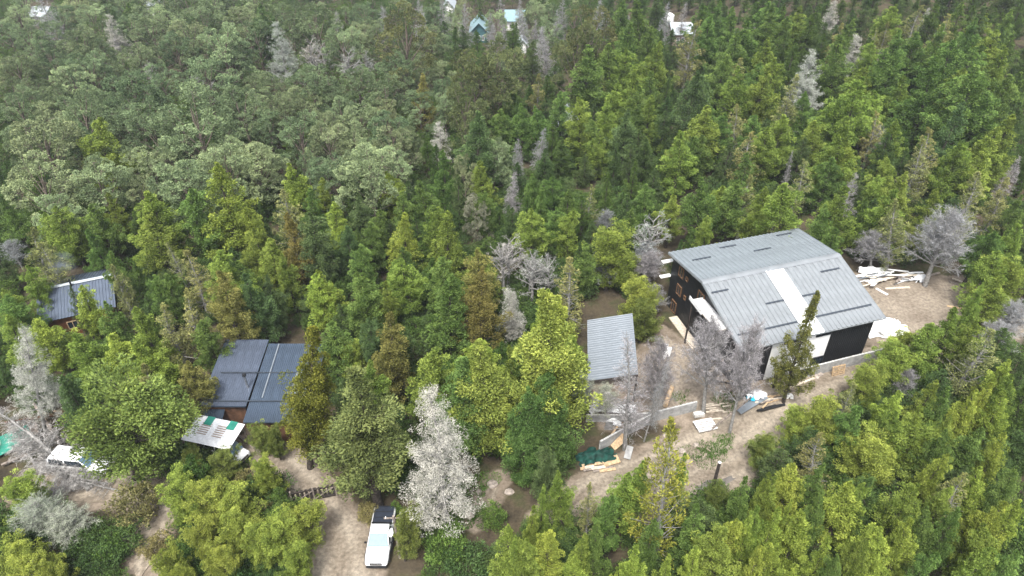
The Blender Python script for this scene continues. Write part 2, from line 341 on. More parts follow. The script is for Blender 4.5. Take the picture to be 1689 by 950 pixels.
# ------------------------------------------------------------------ trees: meshes
def unit(a): return a / (np.linalg.norm(a, axis=-1, keepdims=True) + 1e-9)
def leaves(Cn, D, Nn, ln, wd, tint, bend=.25):
    """diamond-shaped sprays: base, two sides, tip"""
    D = unit(D); Sd = unit(np.cross(D, Nn)); up = np.cross(Sd, D); ln = ln[:, None]; wd = wd[:, None]
    b = Cn; t = Cn + D * ln - up * ln * bend; mid = Cn + D * ln * .55 + up * ln * .04
    V = np.stack([b, mid + Sd * wd / 2, t, mid - Sd * wd / 2], 1); n = len(Cn)
    tip = np.tile(np.array([0, .45, 1, .45], np.float32), n)
    return V.reshape(-1, 3), np.arange(n * 4).reshape(-1, 4), np.repeat(tint, 4), tip
def tubes_np(paths):
    """paths: list of (points, radii, sides)"""
    V = []; Q = []; o = 0
    for P, r, s in paths:
        P = np.asarray(P, float); r = np.asarray(r, float); d = unit(np.gradient(P, axis=0)); ref = np.array([.13, .31, .94]) if abs(d[0, 2]) < .9 else np.array([1, .1, 0])
        x = unit(np.cross(d, ref)); y = np.cross(d, x); a = np.arange(s) / s * 2 * PI
        R = P[:, None] + (x[:, None] * np.cos(a)[None, :, None] + y[:, None] * np.sin(a)[None, :, None]) * r[:, None, None]
        n = len(P); I = o + np.arange(n * s).reshape(n, s); J = np.roll(I, -1, 1)
        V.append(R.reshape(-1, 3)); Q.append(np.stack([I[:-1], J[:-1], J[1:], I[1:]], -1).reshape(-1, 4)); o += n * s
    return np.concatenate(V), np.concatenate(Q)
def clump_leaves(cs, rs, outs, per, squash, lsize, r, upb=.5, jit=.4, tint_c=None, wide=.42):
    """sprays filling blobs; cs centres, rs radii, outs outward directions"""
    n = len(cs); k = np.repeat(np.arange(n), per)
    s = unit(r.normal(size=(len(k), 3)) + outs[k] * .55 + np.array([0, 0, upb]) * .9)
    rad = rs[k] * r.uniform(.35, 1.0, len(k)) ** .6
    off = s * rad[:, None]; off[:, 2] *= squash
    Cn = cs[k] + off
    D = s * .6 + outs[k] * .45 + np.array([0, 0, upb]) + r.normal(0, jit, (len(k), 3))
    Nn = s * .9 + np.array([0, 0, .5]) + r.normal(0, .45, (len(k), 3))
    tc = (r.uniform(0, 1, n) if tint_c is None else tint_c)
    tint = np.clip(tc[k] * .65 + r.uniform(0, .35, len(k)), 0, 1)
    ln = lsize * r.uniform(.6, 1.35, len(k)); return leaves(Cn, D, Nn, ln, ln * wide, tint)
def cypress(seed, H=15.0, R=2.9, nb=100, base=.14, power=.8, per=84, thin=0.0, top_bare=0.0, lobes=.25, up=.45, clump=.48, crook=.15, lsz=.19):
    r = np.random.default_rng(seed)
    zt = np.linspace(0, 1, 12); wob = np.cumsum(r.normal(0, crook, (12, 2)), 0) * zt[:, None]; wob -= wob[-1] * zt[:, None] * .7
    trunk = np.c_[wob, zt * H]; tr = .03 + .24 * (1 - zt) ** 1.1
    def tp(t): return np.array([np.interp(t, zt, trunk[:, 0]), np.interp(t, zt, trunk[:, 1]), t * H])
    paths = [(trunk, tr, 7)]; cs = []; rs = []; outs = []
    ph = r.uniform(0, 6.28, 3)
    ts = base + (0.985 - base) * r.beta(1.0, 1.15, nb); ts.sort()
    gaps = r.uniform(0, 6.28, 4); gz = r.uniform(.2, .8, 4)
    for i, t in enumerate(ts):
        az = i * 2.39996 + r.normal(0, .5)
        prof = (1 - t) ** power * (1 - math.exp(-(t - base + .06) / .10)) * 1.12
        lob = 1 + lobes * math.sin(2 * az + ph[0] + 5 * t) + lobes * .7 * math.sin(3 * az + ph[1] - 9 * t)
        L = max(.3, R * prof * lob * r.uniform(.72, 1.15))
        for ga, gh in zip(gaps, gz):
            if abs(((az - ga + PI) % (2 * PI)) - PI) < .5 and abs(t - gh) < .09: L *= .55
        el = up + r.normal(0, .16) + .35 * t
        d = np.array([math.cos(az) * math.cos(el), math.sin(az) * math.cos(el), math.sin(el)])
        p0 = tp(t * .985 - .02); s = np.linspace(0, 1, 5)[:, None]
        P = p0 + d * L * s + np.array([0, 0, 1.0]) * L * (.22 * s ** 2 - .10 * s)
        paths.append((P, np.linspace(.02 + .018 * L, .012, 5), 3))
        if thin and r.uniform() < thin: continue
        n = max(1, int(round(L / .62)))
        for q in np.linspace(.42 if L > 1 else .6, 1.0, n):
            c = p0 + d * L * q + np.array([0, 0, 1.0]) * L * (.22 * q * q - .10 * q) + r.normal(0, .14, 3)
            cs.append(c); rs.append(clump * r.uniform(.7, 1.25) * (.72 + .28 * q) * (.65 + .35 * min(1, L / 1.2))); outs.append(unit(d * np.array([1, 1, .35])))
    if not top_bare:
        for q in range(7): cs.append(tp(.93 + q * .011) + r.normal(0, .07, 3)); rs.append(.30 - .025 * q); outs.append(np.array([0, 0, 1.]))
    cs, rs, outs = map(np.array, (cs, rs, outs))
    V, Qd, tint, tip = clump_leaves(cs, rs, outs, per, 1.15, lsz, r, upb=.55)
    return (V, Qd, tint, tip), tubes_np(paths), H, R
def beech(seed, H=15.0, R=4.6, nl=15, per=52, cb=.32):
    """domed crown of many leafy mounds carried on limbs"""
    r = np.random.default_rng(seed); paths = []; cs = []; rs = []; outs = []; tc = []
    zt = np.linspace(0, 1, 8); wob = np.cumsum(r.normal(0, .2, (8, 2)), 0) * zt[:, None]; top = H * .82
    trunk = np.c_[wob, zt * top]; paths.append((trunk, .05 + .30 * (1 - zt) ** .8, 7))
    for i in range(nl):
        u = (i + .5) / nl; ze = cb + (.93 - cb) * u ** .8; az = i * 2.39996 + r.normal(0, .35)
        rad = R * .80 * math.sqrt(max(.02, 1 - ((ze - cb * 1.15) / (1 - cb * 1.15)) ** 2 if ze > cb * 1.15 else .7)) * r.uniform(.75, 1.12)
        m_ = np.array([wob[-1, 0] * .7 + math.cos(az) * rad, wob[-1, 1] * .7 + math.sin(az) * rad, ze * H])
        lr = r.uniform(1.25, 2.0) * (1.0 if u < .8 else .8); t0 = max(.25, ze * .78)
        p0 = np.array([np.interp(t0, zt, trunk[:, 0]), np.interp(t0, zt, trunk[:, 1]), t0 * top]); s = np.linspace(0, 1, 6)[:, None]
        P = p0 + (m_ - p0) * s + np.array([0, 0, 1.]) * (-.5 * s * (1 - s)) + np.cumsum(r.normal(0, .05, (6, 3)), 0) * s; paths.append((P, np.linspace(.12, .035, 6), 4))
        tl = r.uniform(.15, .95)
        for j in range(int(20 * (lr / 1.6) ** 2)):
            d = unit(r.normal(size=3) + np.array([math.cos(az) * .45, math.sin(az) * .45, .55])); q = r.uniform(.55, 1.0)
            c = m_ + d * lr * q * np.array([1.05, 1.05, .85]); cs.append(c); rs.append(r.uniform(.36, .62)); outs.append(unit(d * np.array([1, 1, .4]))); tc.append(np.clip(tl + r.normal(0, .22), 0, 1))
            if j % 3 == 0: paths.append((np.array([m_, (m_ + c) / 2 + r.normal(0, .08, 3), c]), [.03, .02, .01], 3))
    cs, rs, outs, tc = map(np.array, (cs, rs, outs, tc))
    V, Qd, tint, tip = clump_leaves(cs, rs, outs, per, .6, .22, r, upb=.15, jit=.35, wide=.5, tint_c=tc)
    return (V, Qd, tint, tip), tubes_np(paths), H, R
def shrub(seed, H=4.0, R=2.2, n=90, per=46):
    r = np.random.default_rng(seed); paths = []
    s = unit(r.normal(size=(n, 3)) * np.array([1, 1, .8]) + np.array([0, 0, .25])); q = r.uniform(.25, 1, n) ** .5
    lob = 1 + .22 * np.sin(3 * np.arctan2(s[:, 1], s[:, 0]) + seed) + .15 * np.sin(5 * s[:, 2] + seed)
    cs = s * q[:, None] * lob[:, None] * np.array([R * .85, R * .85, H * .5]) + np.array([0, 0, H * .5])
    for i in range(14):
        e = cs[r.integers(n)]; m_ = e * .5 + r.normal(0, .12, 3); m_[2] = e[2] * .45
        paths.append((np.array([[0, 0, 0], m_, e]), [.05, .035, .012], 4))
    outs = unit(cs - np.array([0, 0, H * .3]))
    V, Qd, tint, tip = clump_leaves(cs, r.uniform(.35, .62, n), outs, per, .9, .21, r, upb=.35, wide=.48)
    return (V, Qd, tint, tip), tubes_np(paths), H, R
def dead(seed, H=14.0, R=2.6, nb=80, twigs=26, lichen=0.0, droop=.25, power=.7, base=.2, trunk_r=.2, bush=0, thick=1.0, up=.1):
    """bare tree: limbs, branchlets and fine twigs (slivers); lichen adds pale tufts"""
    r = np.random.default_rng(seed)
    zt = np.linspace(0, 1, 12); wob = np.cumsum(r.normal(0, .1, (12, 2)), 0) * zt[:, None]; trunk = np.c_[wob, zt * H]
    paths = [(trunk, .015 + trunk_r * (1 - zt) ** 1.0, 7)]; A = []; B = []; cs = []
    for i in range(nb):
        t = base + (.98 - base) * r.beta(1, 1.1); az = i * 2.4 + r.normal(0, .5); L = max(.4, R * (1 - t) ** power * r.uniform(.6, 1.15)); el = up + .5 * t + r.normal(0, .25)
        d = np.array([math.cos(az) * math.cos(el), math.sin(az) * math.cos(el), math.sin(el)]); p0 = np.array([np.interp(t, zt, trunk[:, 0]), np.interp(t, zt, trunk[:, 1]), t * H])
        s = np.linspace(0, 1, 6)[:, None]; P = p0 + d * L * s - np.array([0, 0, 1.]) * droop * L * s ** 2 * r.uniform(.2, 1.3) + np.cumsum(r.normal(0, .035 * L / 2, (6, 3)), 0) * s
        paths.append((P, np.linspace(.018 + .014 * L, .01, 6) * thick, 4))
        for j in range(max(2, int(L * 3.2))):
            q = r.uniform(.3, 1) * 5; a = int(min(4, q)); p = P[a] + (P[a + 1] - P[a]) * (q - a); e = unit(d * .7 + r.normal(0, .6, 3)) * r.uniform(.3, .9) * min(1, L / 1.5)
            paths.append((np.array([p, p + e * .5 + r.normal(0, .04, 3), p + e]), np.array([.016, .012, .007]) * thick, 3))
            for k in range(max(2, twigs // 6)):
                u = r.uniform(.2, 1); A.append(p + e * u); B.append(unit(e + r.normal(0, .35, 3)) * r.uniform(.2, .55)); 
            cs.append(p + e * r.uniform(.4, 1))
    A = np.array(A); B = np.array(B); ln = np.linalg.norm(B, axis=1)
    V, Qd, tint, tip = leaves(A, B, unit(r.normal(size=A.shape)), ln, np.full(len(A), .018) * thick, r.uniform(0, 1, len(A)), bend=.12); tip = tip * 0
    if lichen:
        cs = np.array(cs); cs = np.concatenate([cs, cs + r.normal(0, .3, cs.shape)]) if lichen >= 1 else cs; cs = cs[r.uniform(size=len(cs)) < lichen]
        V2, Q2, t2, p2 = clump_leaves(cs, r.uniform(.18, .42, len(cs)), unit(cs * np.array([1, 1, 0]) + 1e-3), 34, .8, .12, r, upb=.0, jit=.8, wide=.22)
        Qd = np.concatenate([Qd, Q2 + len(V)]); V = np.concatenate([V, V2]); tint = np.concatenate([tint, t2]); tip = np.concatenate([tip, p2 * 0])
    return (V, Qd, tint, tip), tubes_np(paths), H, R
def pack(name, data, bark='bark'):
    (V, Qd, tint, tip), (V2, Q2), H, R = data
    R = float(np.percentile(np.hypot(V[:, 0], V[:, 1]), 93)); data = (data[0], data[1], H, R)
    return dict(H=H, R=R, crown=mesh_np(name + '_crown', V, Qd, mat=M['leaf'], attrs={'tint': tint, 'tip': tip}), trunk=mesh_np(name + '_trunk', V2, Q2, mat=M[bark], smooth=True), raw=data, bark=bark)
VAR = {
 'c': [pack('cypress', cypress(s, H=15, R=2.7 + .25 * (s % 3), lobes=.2 + .07 * (s % 3), power=(.78, .64, .95)[s % 3], base=(.12, .2, .09)[s % 3]), 'bark_dark') for s in range(1, 8)],
 'z': [pack('dense_cypress', cypress(30 + s, H=15, R=3.0, nb=140, power=(.8, 1.0)[s], base=(.06, .2)[s], lobes=.2, per=110, lsz=.16), 'bark_dark') for s in range(2)],
 'm': [pack('spreading_cypress', cypress(20 + s, H=11, R=3.4, nb=95, power=.42, base=.12, lobes=.38, up=.6, clump=.52, per=92, lsz=.18), 'bark_dark') for s in range(3)],
 'h': [pack('thin_cypress', cypress(40 + s, H=15, R=2.7, nb=120, thin=.42, per=44, lobes=.3, clump=.44), 'deadwood') for s in range(3)],
 'b': [pack('beech', beech(60 + s, H=15, R=4.4 + .3 * (s % 3), nl=14 + s % 4, cb=(.2, .28, .16, .3, .24)[s]), 'bark') for s in range(5)],
 's': [pack('shrub', shrub(80 + s), 'bark') for s in range(4)],
 'd': [pack('dead', dead(90 + s, nb=150, twigs=40, lichen=(.0, .15)[s % 2]), 'deadwood') for s in range(3)],
 'w': [pack('lichened', dead(100 + s, H=15, R=3.4, nb=110, power=.8, base=.24, lichen=1.0, twigs=26, droop=.15), 'deadwood') for s in range(2)],
 'l': [pack('gnarled', dead(110 + s, H=11, R=4.2, nb=26, lichen=.3, twigs=14, droop=.1, power=.3, base=.35, trunk_r=.28, thick=2.2, up=.45), 'deadwood') for s in range(2)],
 'f': [pack('fluffy_bare', dead(120 + s, H=10, R=3.6, nb=130, twigs=96, droop=-.15, power=.45, base=.3, up=.55, lichen=.06), 'deadwood') for s in range(2)],
}
TREE_NAME = dict(c='cypress_tree', z='dense_cypress', m='spreading_cypress', h='thinning_cypress', b='beech_tree', s='shrub', d='dead_tree', w='lichened_tree', l='gnarled_dead_tree', f='bare_tree')
# ------------------------------------------------------------------ trees: where they stand (tip seen at tile pixel, crown width, kind)
TILES = {
(640, 0): "60,-20,130o 170,-10,110d 260,20,120o 360,-20,130d 470,-10,90o 720,-20,90d 830,-10,100d 960,-20,130o 1080,-20,110d 1200,0,120o 1320,-20,120d 420,40,90o 640,60,80d 880,60,80o",
(0, -20): "100,0,160o 260,20,150d 420,0,170o 600,20,160o 760,0,160b 980,-10,170o 1150,10,170b 1300,0,170o 1450,10,160b 1600,0,170o",
(0, 0): "130,140,180b 60,20,160o 300,120,170b 450,160,230b 560,230,200b 250,240,200b 70,330,200b 390,330,150b 530,310,220b 640,330,170b 690,90,150w 715,220,80d 800,80,180b 820,260,180b 920,90,220b 1000,20,200o 930,280,120b 1060,190,190b 1190,250,160b 1150,120,200o 1000,400,180b 1250,340,280b 1360,130,260o 1430,200,200b 1520,20,220o 1580,120,200b 1300,230,160b 770,440,280b 400,390,220o 150,480,160b 300,530,170b 40,560,230b 430,560,300b 620,560,180b 900,620,300b 1170,560,420b 1235,475,130l 930,400,80l 1400,500,150b 1500,560,260b 1590,450,130b 250,620,180o 200,720,350o 400,770,250b 600,740,210y 750,640,240b 900,870,260o 1050,890,160b 1520,820,90Y 1330,880,250o 1550,880,200o 60,800,120b 350,20,160b 560,20,160o 450,20,140o 1230,20,220b 1640,30,110b 20,130,150b 0,380,120o 680,20,150b 870,30,150o 200,20,90d 400,80,70d 290,0,70d",
(420, 0): "190,0,230b 40,30,130g 140,140,200w 380,10,250b 490,60,120d 560,40,130b 680,10,150b 560,160,200o 640,140,160o 760,110,180b 920,10,280D 800,10,140d 1040,30,110d 1130,20,140b 1100,140,180b 1250,170,110g 1200,200,100b 330,260,130l 420,280,120l 570,320,130l 690,330,90l 840,320,190b 920,310,150b 340,390,250b 110,430,190b 620,400,190b 820,470,240b 1050,380,130b 1160,370,150o 930,400,150b 1050,470,130n 1150,480,120b 1030,560,190b 800,600,160o 480,510,190b 300,550,200o 150,560,220b 40,540,180o 560,620,160o 650,640,190o 1180,560,120o 60,680,200b 250,700,260b 440,690,170o 840,700,230b 480,770,230o 620,770,160o 860,800,240o 950,780,130b 1380,280,260D 1520,250,280D 1600,330,160b 1300,500,250D 1150,750,150w 1400,700,190g 1530,690,130c 1620,560,130c 1080,840,90y 1140,900,100y 1500,870,160o 1650,640,120y 700,890,170o 1250,80,100o 1320,20,120d 1410,40,60y 1530,60,120o 1620,150,80g 1490,140,90d 1560,150,80d 1390,190,100c 1300,160,100c 1650,290,80c",
(840, 0): "40,140,70g 110,40,120o 180,20,140b 250,10,110b 310,60,90d 150,120,90d 100,60,90d 250,90,140o 500,20,280D 400,140,260D 250,150,150d 200,160,110d 630,80,80d 750,90,70d 690,10,140c 620,30,80c 850,10,180c 1010,10,110d 1095,10,90d 960,20,90c 1210,20,130c 1310,10,140c 1420,40,160c 1640,10,140c 740,140,170c 570,190,130c 680,180,110c 870,160,130c 960,180,70c 1030,180,110c 150,260,110g 480,280,190c 640,270,160c 930,260,170y 740,310,150y 520,390,150c 970,340,110c 1150,120,150h 1250,100,140c 1400,140,110c 1520,120,160c 1230,210,100y 1400,210,160c 1520,250,100c 1620,240,140y 1350,330,150c 1440,360,120h 1560,400,150c 170,460,110h 240,470,110c 330,570,130c 230,610,100c 620,380,70g 780,420,160y 900,450,130c 1000,480,100c 1150,430,170g 1440,420,170y 680,520,140y 590,460,80h 470,620,180y 600,630,150y 820,540,160c 730,600,130y 900,600,150y 1000,600,110c 1250,600,130c 800,650,130c 80,650,140c 200,660,130c 740,680,140g 980,690,100g 1220,660,180y 1350,720,140c 1460,660,130h 1540,720,130c 1600,750,110c 60,860,80d 190,790,120d 270,780,100c 490,740,140c 330,860,100y 560,810,110c 670,910,60c 860,870,110c 1090,820,130y 1220,830,130c 1150,860,100c 1390,880,120c 1530,840,140h 1640,800,160y 20,580,120c",
(1249, 0): "100,30,150c 490,0,110w 20,140,60d 160,100,130c 170,30,100y 280,40,130y 340,100,120c 390,30,120c 430,140,110c 420,210,80y 600,60,100y 690,30,110y 520,150,110h 610,120,150c 540,230,180c 830,140,90h 870,30,130y 960,100,100y 740,180,80h 1090,50,90w 1200,90,110h 1000,30,120h 1130,30,120c 1290,20,140c 1430,20,130g 1440,90,130y 1590,60,140c 1660,20,100c 1360,110,160c 1540,170,120y 1600,220,120y 1480,190,150y 1210,160,180c 900,200,200c 980,200,160c 700,230,120y 80,240,120y 180,210,110y 240,270,120y 110,360,130y 60,420,170y 370,310,200w 640,210,150w 730,260,130y 820,310,170c 940,280,120y 690,420,130y 240,460,150h 400,420,100c 1250,270,200c 1150,360,240c 1340,300,200c 1430,280,170c 1560,300,170y 1640,440,150c 1380,420,260c 1280,420,160y 830,460,120y 930,490,150y 330,560,140c 460,600,110y 530,640,120y 650,500,220y 740,570,160y 1020,600,130y 1250,640,180g 1580,460,200c 1650,640,120y 1450,580,200c 170,720,170y 60,740,80c 450,670,130y 390,760,150y 560,740,220y 770,710,120h 740,780,160f 900,750,160y 870,800,100c 300,860,110y 580,870,160y 830,840,120c 230,780,70y 1110,810,160h 1580,720,200y 1500,800,180y 1280,890,150y 1400,840,120c",
(0, 230): "190,90,330o 590,130,300o 1080,130,330o 1370,10,300o 1550,20,270o 330,330,230o 60,420,140c 20,380,100c 680,350,120y 590,400,170c 800,240,90y 930,330,220y 860,220,160o 1340,150,280Y 1210,320,210c 1520,420,170Y 900,450,200y 380,410,180y 560,560,150c 140,560,180h 60,640,150f 160,810,140y 250,640,160h 300,460,150y 680,700,120c 1080,630,110h 1170,690,170h 1360,700,210y 1600,560,160y 970,100,90y 720,790,130h 1000,850,120c 1510,760,170c 1620,380,80y 440,920,80y",
(420, 230): "700,30,330o 850,60,220o 440,100,240b 260,140,190Y 340,320,140c 410,240,130y 320,70,110b 500,130,230b 600,260,100g 660,350,120g 170,320,170h 220,460,190n 500,390,150Y 480,350,90c 860,190,150Y 900,330,140c 960,260,90c 1050,260,150c 1170,80,150c 1310,90,140o 1500,10,190o 1270,220,110g 1430,130,140y 1390,320,210q 1640,0,100d 1610,200,110d 1600,410,110y 1440,320,120c 800,440,130c 920,450,180Y 1110,420,170y 1010,440,80c 1200,440,200y 350,460,190g 570,540,130g 720,510,140c 640,550,60g 650,640,150c 1590,620,170l 1390,700,180y 1180,740,190c 420,830,150Y 660,850,200c 950,750,180y 870,760,130y 40,560,130y 180,720,150y 50,620,160y",
(840, 200): "20,320,110d 330,100,90y 230,170,110c 560,50,130y 680,140,100c 860,110,110c 770,150,80c 790,240,100g 1080,60,170y 1150,90,130c 1500,190,150c 150,320,120c 270,340,140c 200,410,120c 110,460,110g 500,400,130h 370,430,140c 620,320,80y 460,470,110c 860,400,120c 740,460,110c 1030,450,140y 1230,360,200c 1320,400,130y 1400,350,180c 1510,360,140h 1250,590,110y 150,550,170y 290,550,130c 390,560,160y 450,750,100c 600,560,130f 750,550,150c 900,600,200l 640,690,230m 870,760,180f 720,830,150M 20,540,100y 250,850,150l 380,860,90y 1080,740,80y 130,840,150l 1590,520,150y 1640,600,120h 600,780,100f",
(1249, 230): "210,280,240y 300,130,130h 230,70,60d 560,20,150y 470,110,150c 630,210,130d 540,300,190y 820,100,130y 940,60,110y 940,200,170y 850,300,190y 690,370,110y 1060,0,160h 1270,20,170y 1420,60,160y 1330,70,100h 1380,210,190h 1640,90,120d 1580,250,150h 60,300,150y 780,230,130y 1140,320,150y 1520,700,170y 1650,520,120y 1600,780,200m 1650,350,120c 420,420,170c 500,560,170c 1000,560,160M 1450,560,160c",
(0, 450): "50,100,140y 480,80,140Y 630,190,150c 980,10,130c 1150,110,190h 280,260,190Y 480,370,220y 700,370,210Y 880,430,200Y 1380,10,220n 1580,10,180g 850,210,220y 1020,190,180h 1250,280,170c 880,580,180h 1170,560,170n 680,680,180c 420,640,180g 40,130,170c 20,250,180y 580,560,150g",
(420, 450): "410,0,150Y 650,20,190c 820,60,120y 480,310,170c 610,450,150m 820,270,230n 1180,0,260c 1420,0,220n 720,560,200y 800,790,150c 1085,490,270y 1300,520,180Y 1420,440,200Y 1610,120,130w 1640,470,120c 720,270,120g 100,30,140g",
(780, 400): "200,20,190l 380,90,190l 600,100,200h 690,0,130c 250,290,170w 470,310,170Y 560,340,170Y 30,60,200n 380,560,180Y 250,660,110y 60,630,180y 520,810,150Y 840,80,180f 1100,60,200f 1000,100,170M 1040,240,170m 1080,390,220M 1170,270,140f 640,560,130y 440,700,150c 660,700,120y",
(1249, 450): "1260,230,160y 1100,310,180y 1380,280,150y 960,380,150m 870,470,180m 1450,330,200h 1560,540,180Y 1600,640,150y 1480,680,110Y 1180,710,150c 1090,700,160y 970,620,140f 700,600,170m 620,690,160h 870,720,150Y 400,820,220m 280,880,150m 650,830,160c 850,860,170y 1060,870,130Y 1210,890,110y 1330,740,150Y 1590,760,150Y 1400,60,120y 1540,30,170y 1650,180,240f 1560,330,200f",
(0, 700): "1380,170,210M 1170,170,120M 800,420,300S 1100,350,230m 1280,370,230m 1430,450,200m 1500,330,200S 1250,620,170m 1500,600,180m 1640,350,120S 1630,230,110m 90,330,180m 200,470,330F 400,560,260F 80,770,200m 190,840,200m 290,890,130m 650,740,200s 1040,800,150m 950,730,200S 1350,780,150m 1600,660,160m 1110,890,130m 20,600,160s",
(420, 700): "30,0,170M 110,30,130M 90,340,170S 290,530,200m 60,230,150m 130,620,200m 700,520,130S 970,560,180s 880,500,90s 1190,700,280s 1490,540,190s 1580,640,190y 1000,700,120S 60,500,170S 250,780,170m 1260,520,90s",
(840, 700): "220,120,150g 90,280,140s 370,170,80s 280,220,130s 210,390,110y 380,290,160y 120,480,100y 720,290,170y 800,220,140y 1090,170,90y 640,440,160c 220,660,170Y 90,690,150y 460,650,150y 430,800,200Y 810,750,140Y 1020,820,150Y 1450,330,120c 1310,370,130M 1600,80,160M 1390,570,150Y 1500,470,110c 1510,610,130Y 1180,760,120Y 1620,530,130y 1640,310,120y 1340,650,220y 1560,790,140Y 700,910,100Y 520,360,100h 20,680,120y 1200,560,170c 560,620,140c 900,600,140c",
(1249, 700): "80,80,170M 430,80,170h 730,100,240m 1000,10,240m 1150,140,130Y 780,140,200m 240,250,170Y 90,320,110y 400,260,150c 590,370,200Y 660,380,130y 960,380,190y 1190,380,130y 1390,270,190Y 1330,330,160h 200,480,110Y 90,540,140Y 300,530,170Y 400,450,120c 1080,510,170c 1500,480,170Y 1650,490,140Y 1500,640,220y 780,640,190Y 980,620,170Y 400,740,150Y 110,750,150Y 650,680,150y 1120,790,140c 1450,770,180y 1600,800,180c 1400,20,170c 1200,20,150c 230,880,160Y 520,820,120c 1560,70,120Y 1620,250,150c 1250,560,140c",
}
KIND = {  # code: (mesh kind, colour, height per crown width, min h, max h, colour words)
 'c': ('c', (.069, .117, .036), 2.2, 8, 15.5, 'mid-green'), 'y': ('c', (.103, .149, .037), 2.2, 8, 15.5, 'olive-green'), 'Y': ('c', (.142, .19, .043), 2.1, 8, 15.5, 'bright yellow-green'),
 'g': ('c', (.055, .09, .04), 2.7, 8, 15.5, 'dark bluish-green'), 'n': ('c', (.115, .115, .042), 2.6, 8, 15.5, 'brownish'), 'h': ('h', (.13, .145, .065), 2.6, 8, 15.5, 'grey-olive'),
 'b': ('b', (.08, .115, .068), 1.35, 9, 16, 'dark green'), 'o': ('b', (.128, .168, .10), 1.35, 9, 16, 'pale olive'), 'D': ('b', (.062, .075, .036), 1.7, 14, 21, 'very large dark'), 'q': ('b', (.14, .155, .125), 1.6, 8, 13, 'silvery grey-green'),
 'm': ('m', (.134, .177, .043), 1.55, 5, 12, 'yellow-green'), 'M': ('m', (.085, .115, .035), 1.4, 4, 10, 'deep green'), 's': ('s', (.065, .11, .03), .85, 1.5, 6, 'green'), 'S': ('s', (.125, .125, .06), .9, 1.5, 7, 'olive-grey'),
 'd': ('d', (.23, .225, .232), 3.0, 8, 15, 'purplish-grey'), 'w': ('w', (.285, .285, .25), 2.4, 8, 16, 'pale lichen-grey'), 'l': ('l', (.28, .28, .255), 1.7, 7, 14, 'whitish'),
 'f': ('f', (.205, .203, .208), 1.4, 4, 11, 'lavender-grey'), 'F': ('f', (.25, .265, .205), 1.1, 4, 8, 'pale grey lichened'),
}
trees = []                                                     # (code, base, h, width, tip direction, seen pixel)
for (x0, y0), s in TILES.items():
    for e in s.split():
        a, b, c = e.split(','); k = c[-1]; px = x0 + float(a) / 3.8; py = y0 + float(b) / 3.8; wpx = float(c[:-1]) / 3.8 * (1.42 if k in 'boD' else 1.28 if k in 'cyYgnhml' else 1.0)
        mk, col, ar, lo, hi, _ = KIND[k]; h = hi * .9
        for _ in range(4):
            P = at(px, py, h); dep = proj(P)[2]; wd = wpx * dep / F; h = float(np.clip(ar * wd, lo, hi))
        P = at(px, py, h); trees.append([k, (P[0], P[1], float(g(P[0], P[1]))), h, wd, None, (px, py)])
def by_base(k, tip, base, wpx, label=None):                    # both ends seen: the tree may lean
    B = at(*base); d = ray(*tip); t = B[1] / d[1]; T = np.array([d[0] * t, B[1], CAM_H + d[2] * t]); v = T - B
    trees.append([k, tuple(B), float(np.linalg.norm(v)), wpx * .85 * proj(B)[2] / F, v / np.linalg.norm(v), tip, label])
by_base('w', (703, 638), (737, 884), 128, 'tall white dead cypress with dense pale twigs beside the white pickup')
by_base('Z', (512, 540), (512, 772), 92, 'dense conical olive cypress standing in front of the blue-roofed house')
by_base('G', (577, 605), (625, 835), 140, 'large grey-olive cypress with bare lower branches beside the dark gate')
by_base('R', (1346, 480), (1292, 664), 66, 'lone leaning cypress on the road in front of the barn')
by_base('f', (1168, 528), (1160, 682), 88, 'fluffy bare grey tree between shed and barn at the end of the block wall')
by_base('f', (1247, 532), (1203, 714), 66, 'slender bare grey tree leaning against the front of the black barn')
by_base('d', (1046, 540), (1030, 742), 78, 'thin dead tree with sparse limbs in front of the grey shed')
by_base('T', (1112, 692), (1077, 932), 92, 'tall sparse yellow-green cypress with long bare trunk below the white pallet')
by_base('w', (42, 542), (75, 712), 80, 'silvery dead conifer with drooping branches beside the teal sheet')
by_base('f', (1565, 350), (1525, 472), 100, 'big half-bare grey tree leaning at the back of the dirt yard')
by_base('h', (1480, 330), (1460, 452), 62, 'thin cypress with dark bare trunk behind the scrap pile of the yard')
by_base('f', (1440, 385), (1435, 448), 62, 'dark bare spreading tree behind the scrap pile')
by_base('M', (222, 640), (226, 788), 176, 'broad leafy olive-green tree standing over the white van')
by_base('M', (672, 846), (668, 925), 52, 'deep green bush beside the right flank of the pickup')
by_base('U', (900, 478), (905, 738), 128, 'tall bright yellow-green cypress immediately left of the grey shed')
by_base('V', (912, 612), (908, 775), 84, 'dark green narrow cypress above the green net heap')
by_base('U', (795, 565), (808, 745), 112, 'bright yellow-green cypress right of the tall white dead tree')
by_base('V', (762, 592), (766, 752), 92, 'mid-green cypress half hidden behind the tall white dead tree')
by_base('V', (868, 640), (866, 790), 80, 'dark green cypress left of the green net heap')
by_base('F', (1000, 640), (1000, 694), 56, 'low grey brush at the left end of the low block wall')
by_base('F', (958, 610), (960, 690), 50, 'grey-green brush against the left side of the shed')
by_base('f', (1086, 566), (1076, 700), 72, 'fuzzy pale bare tree between the thin dead tree and the fluffy one')
by_base('d', (1100, 590), (1062, 728), 26, 'slim leafless sapling left of the white pallet')
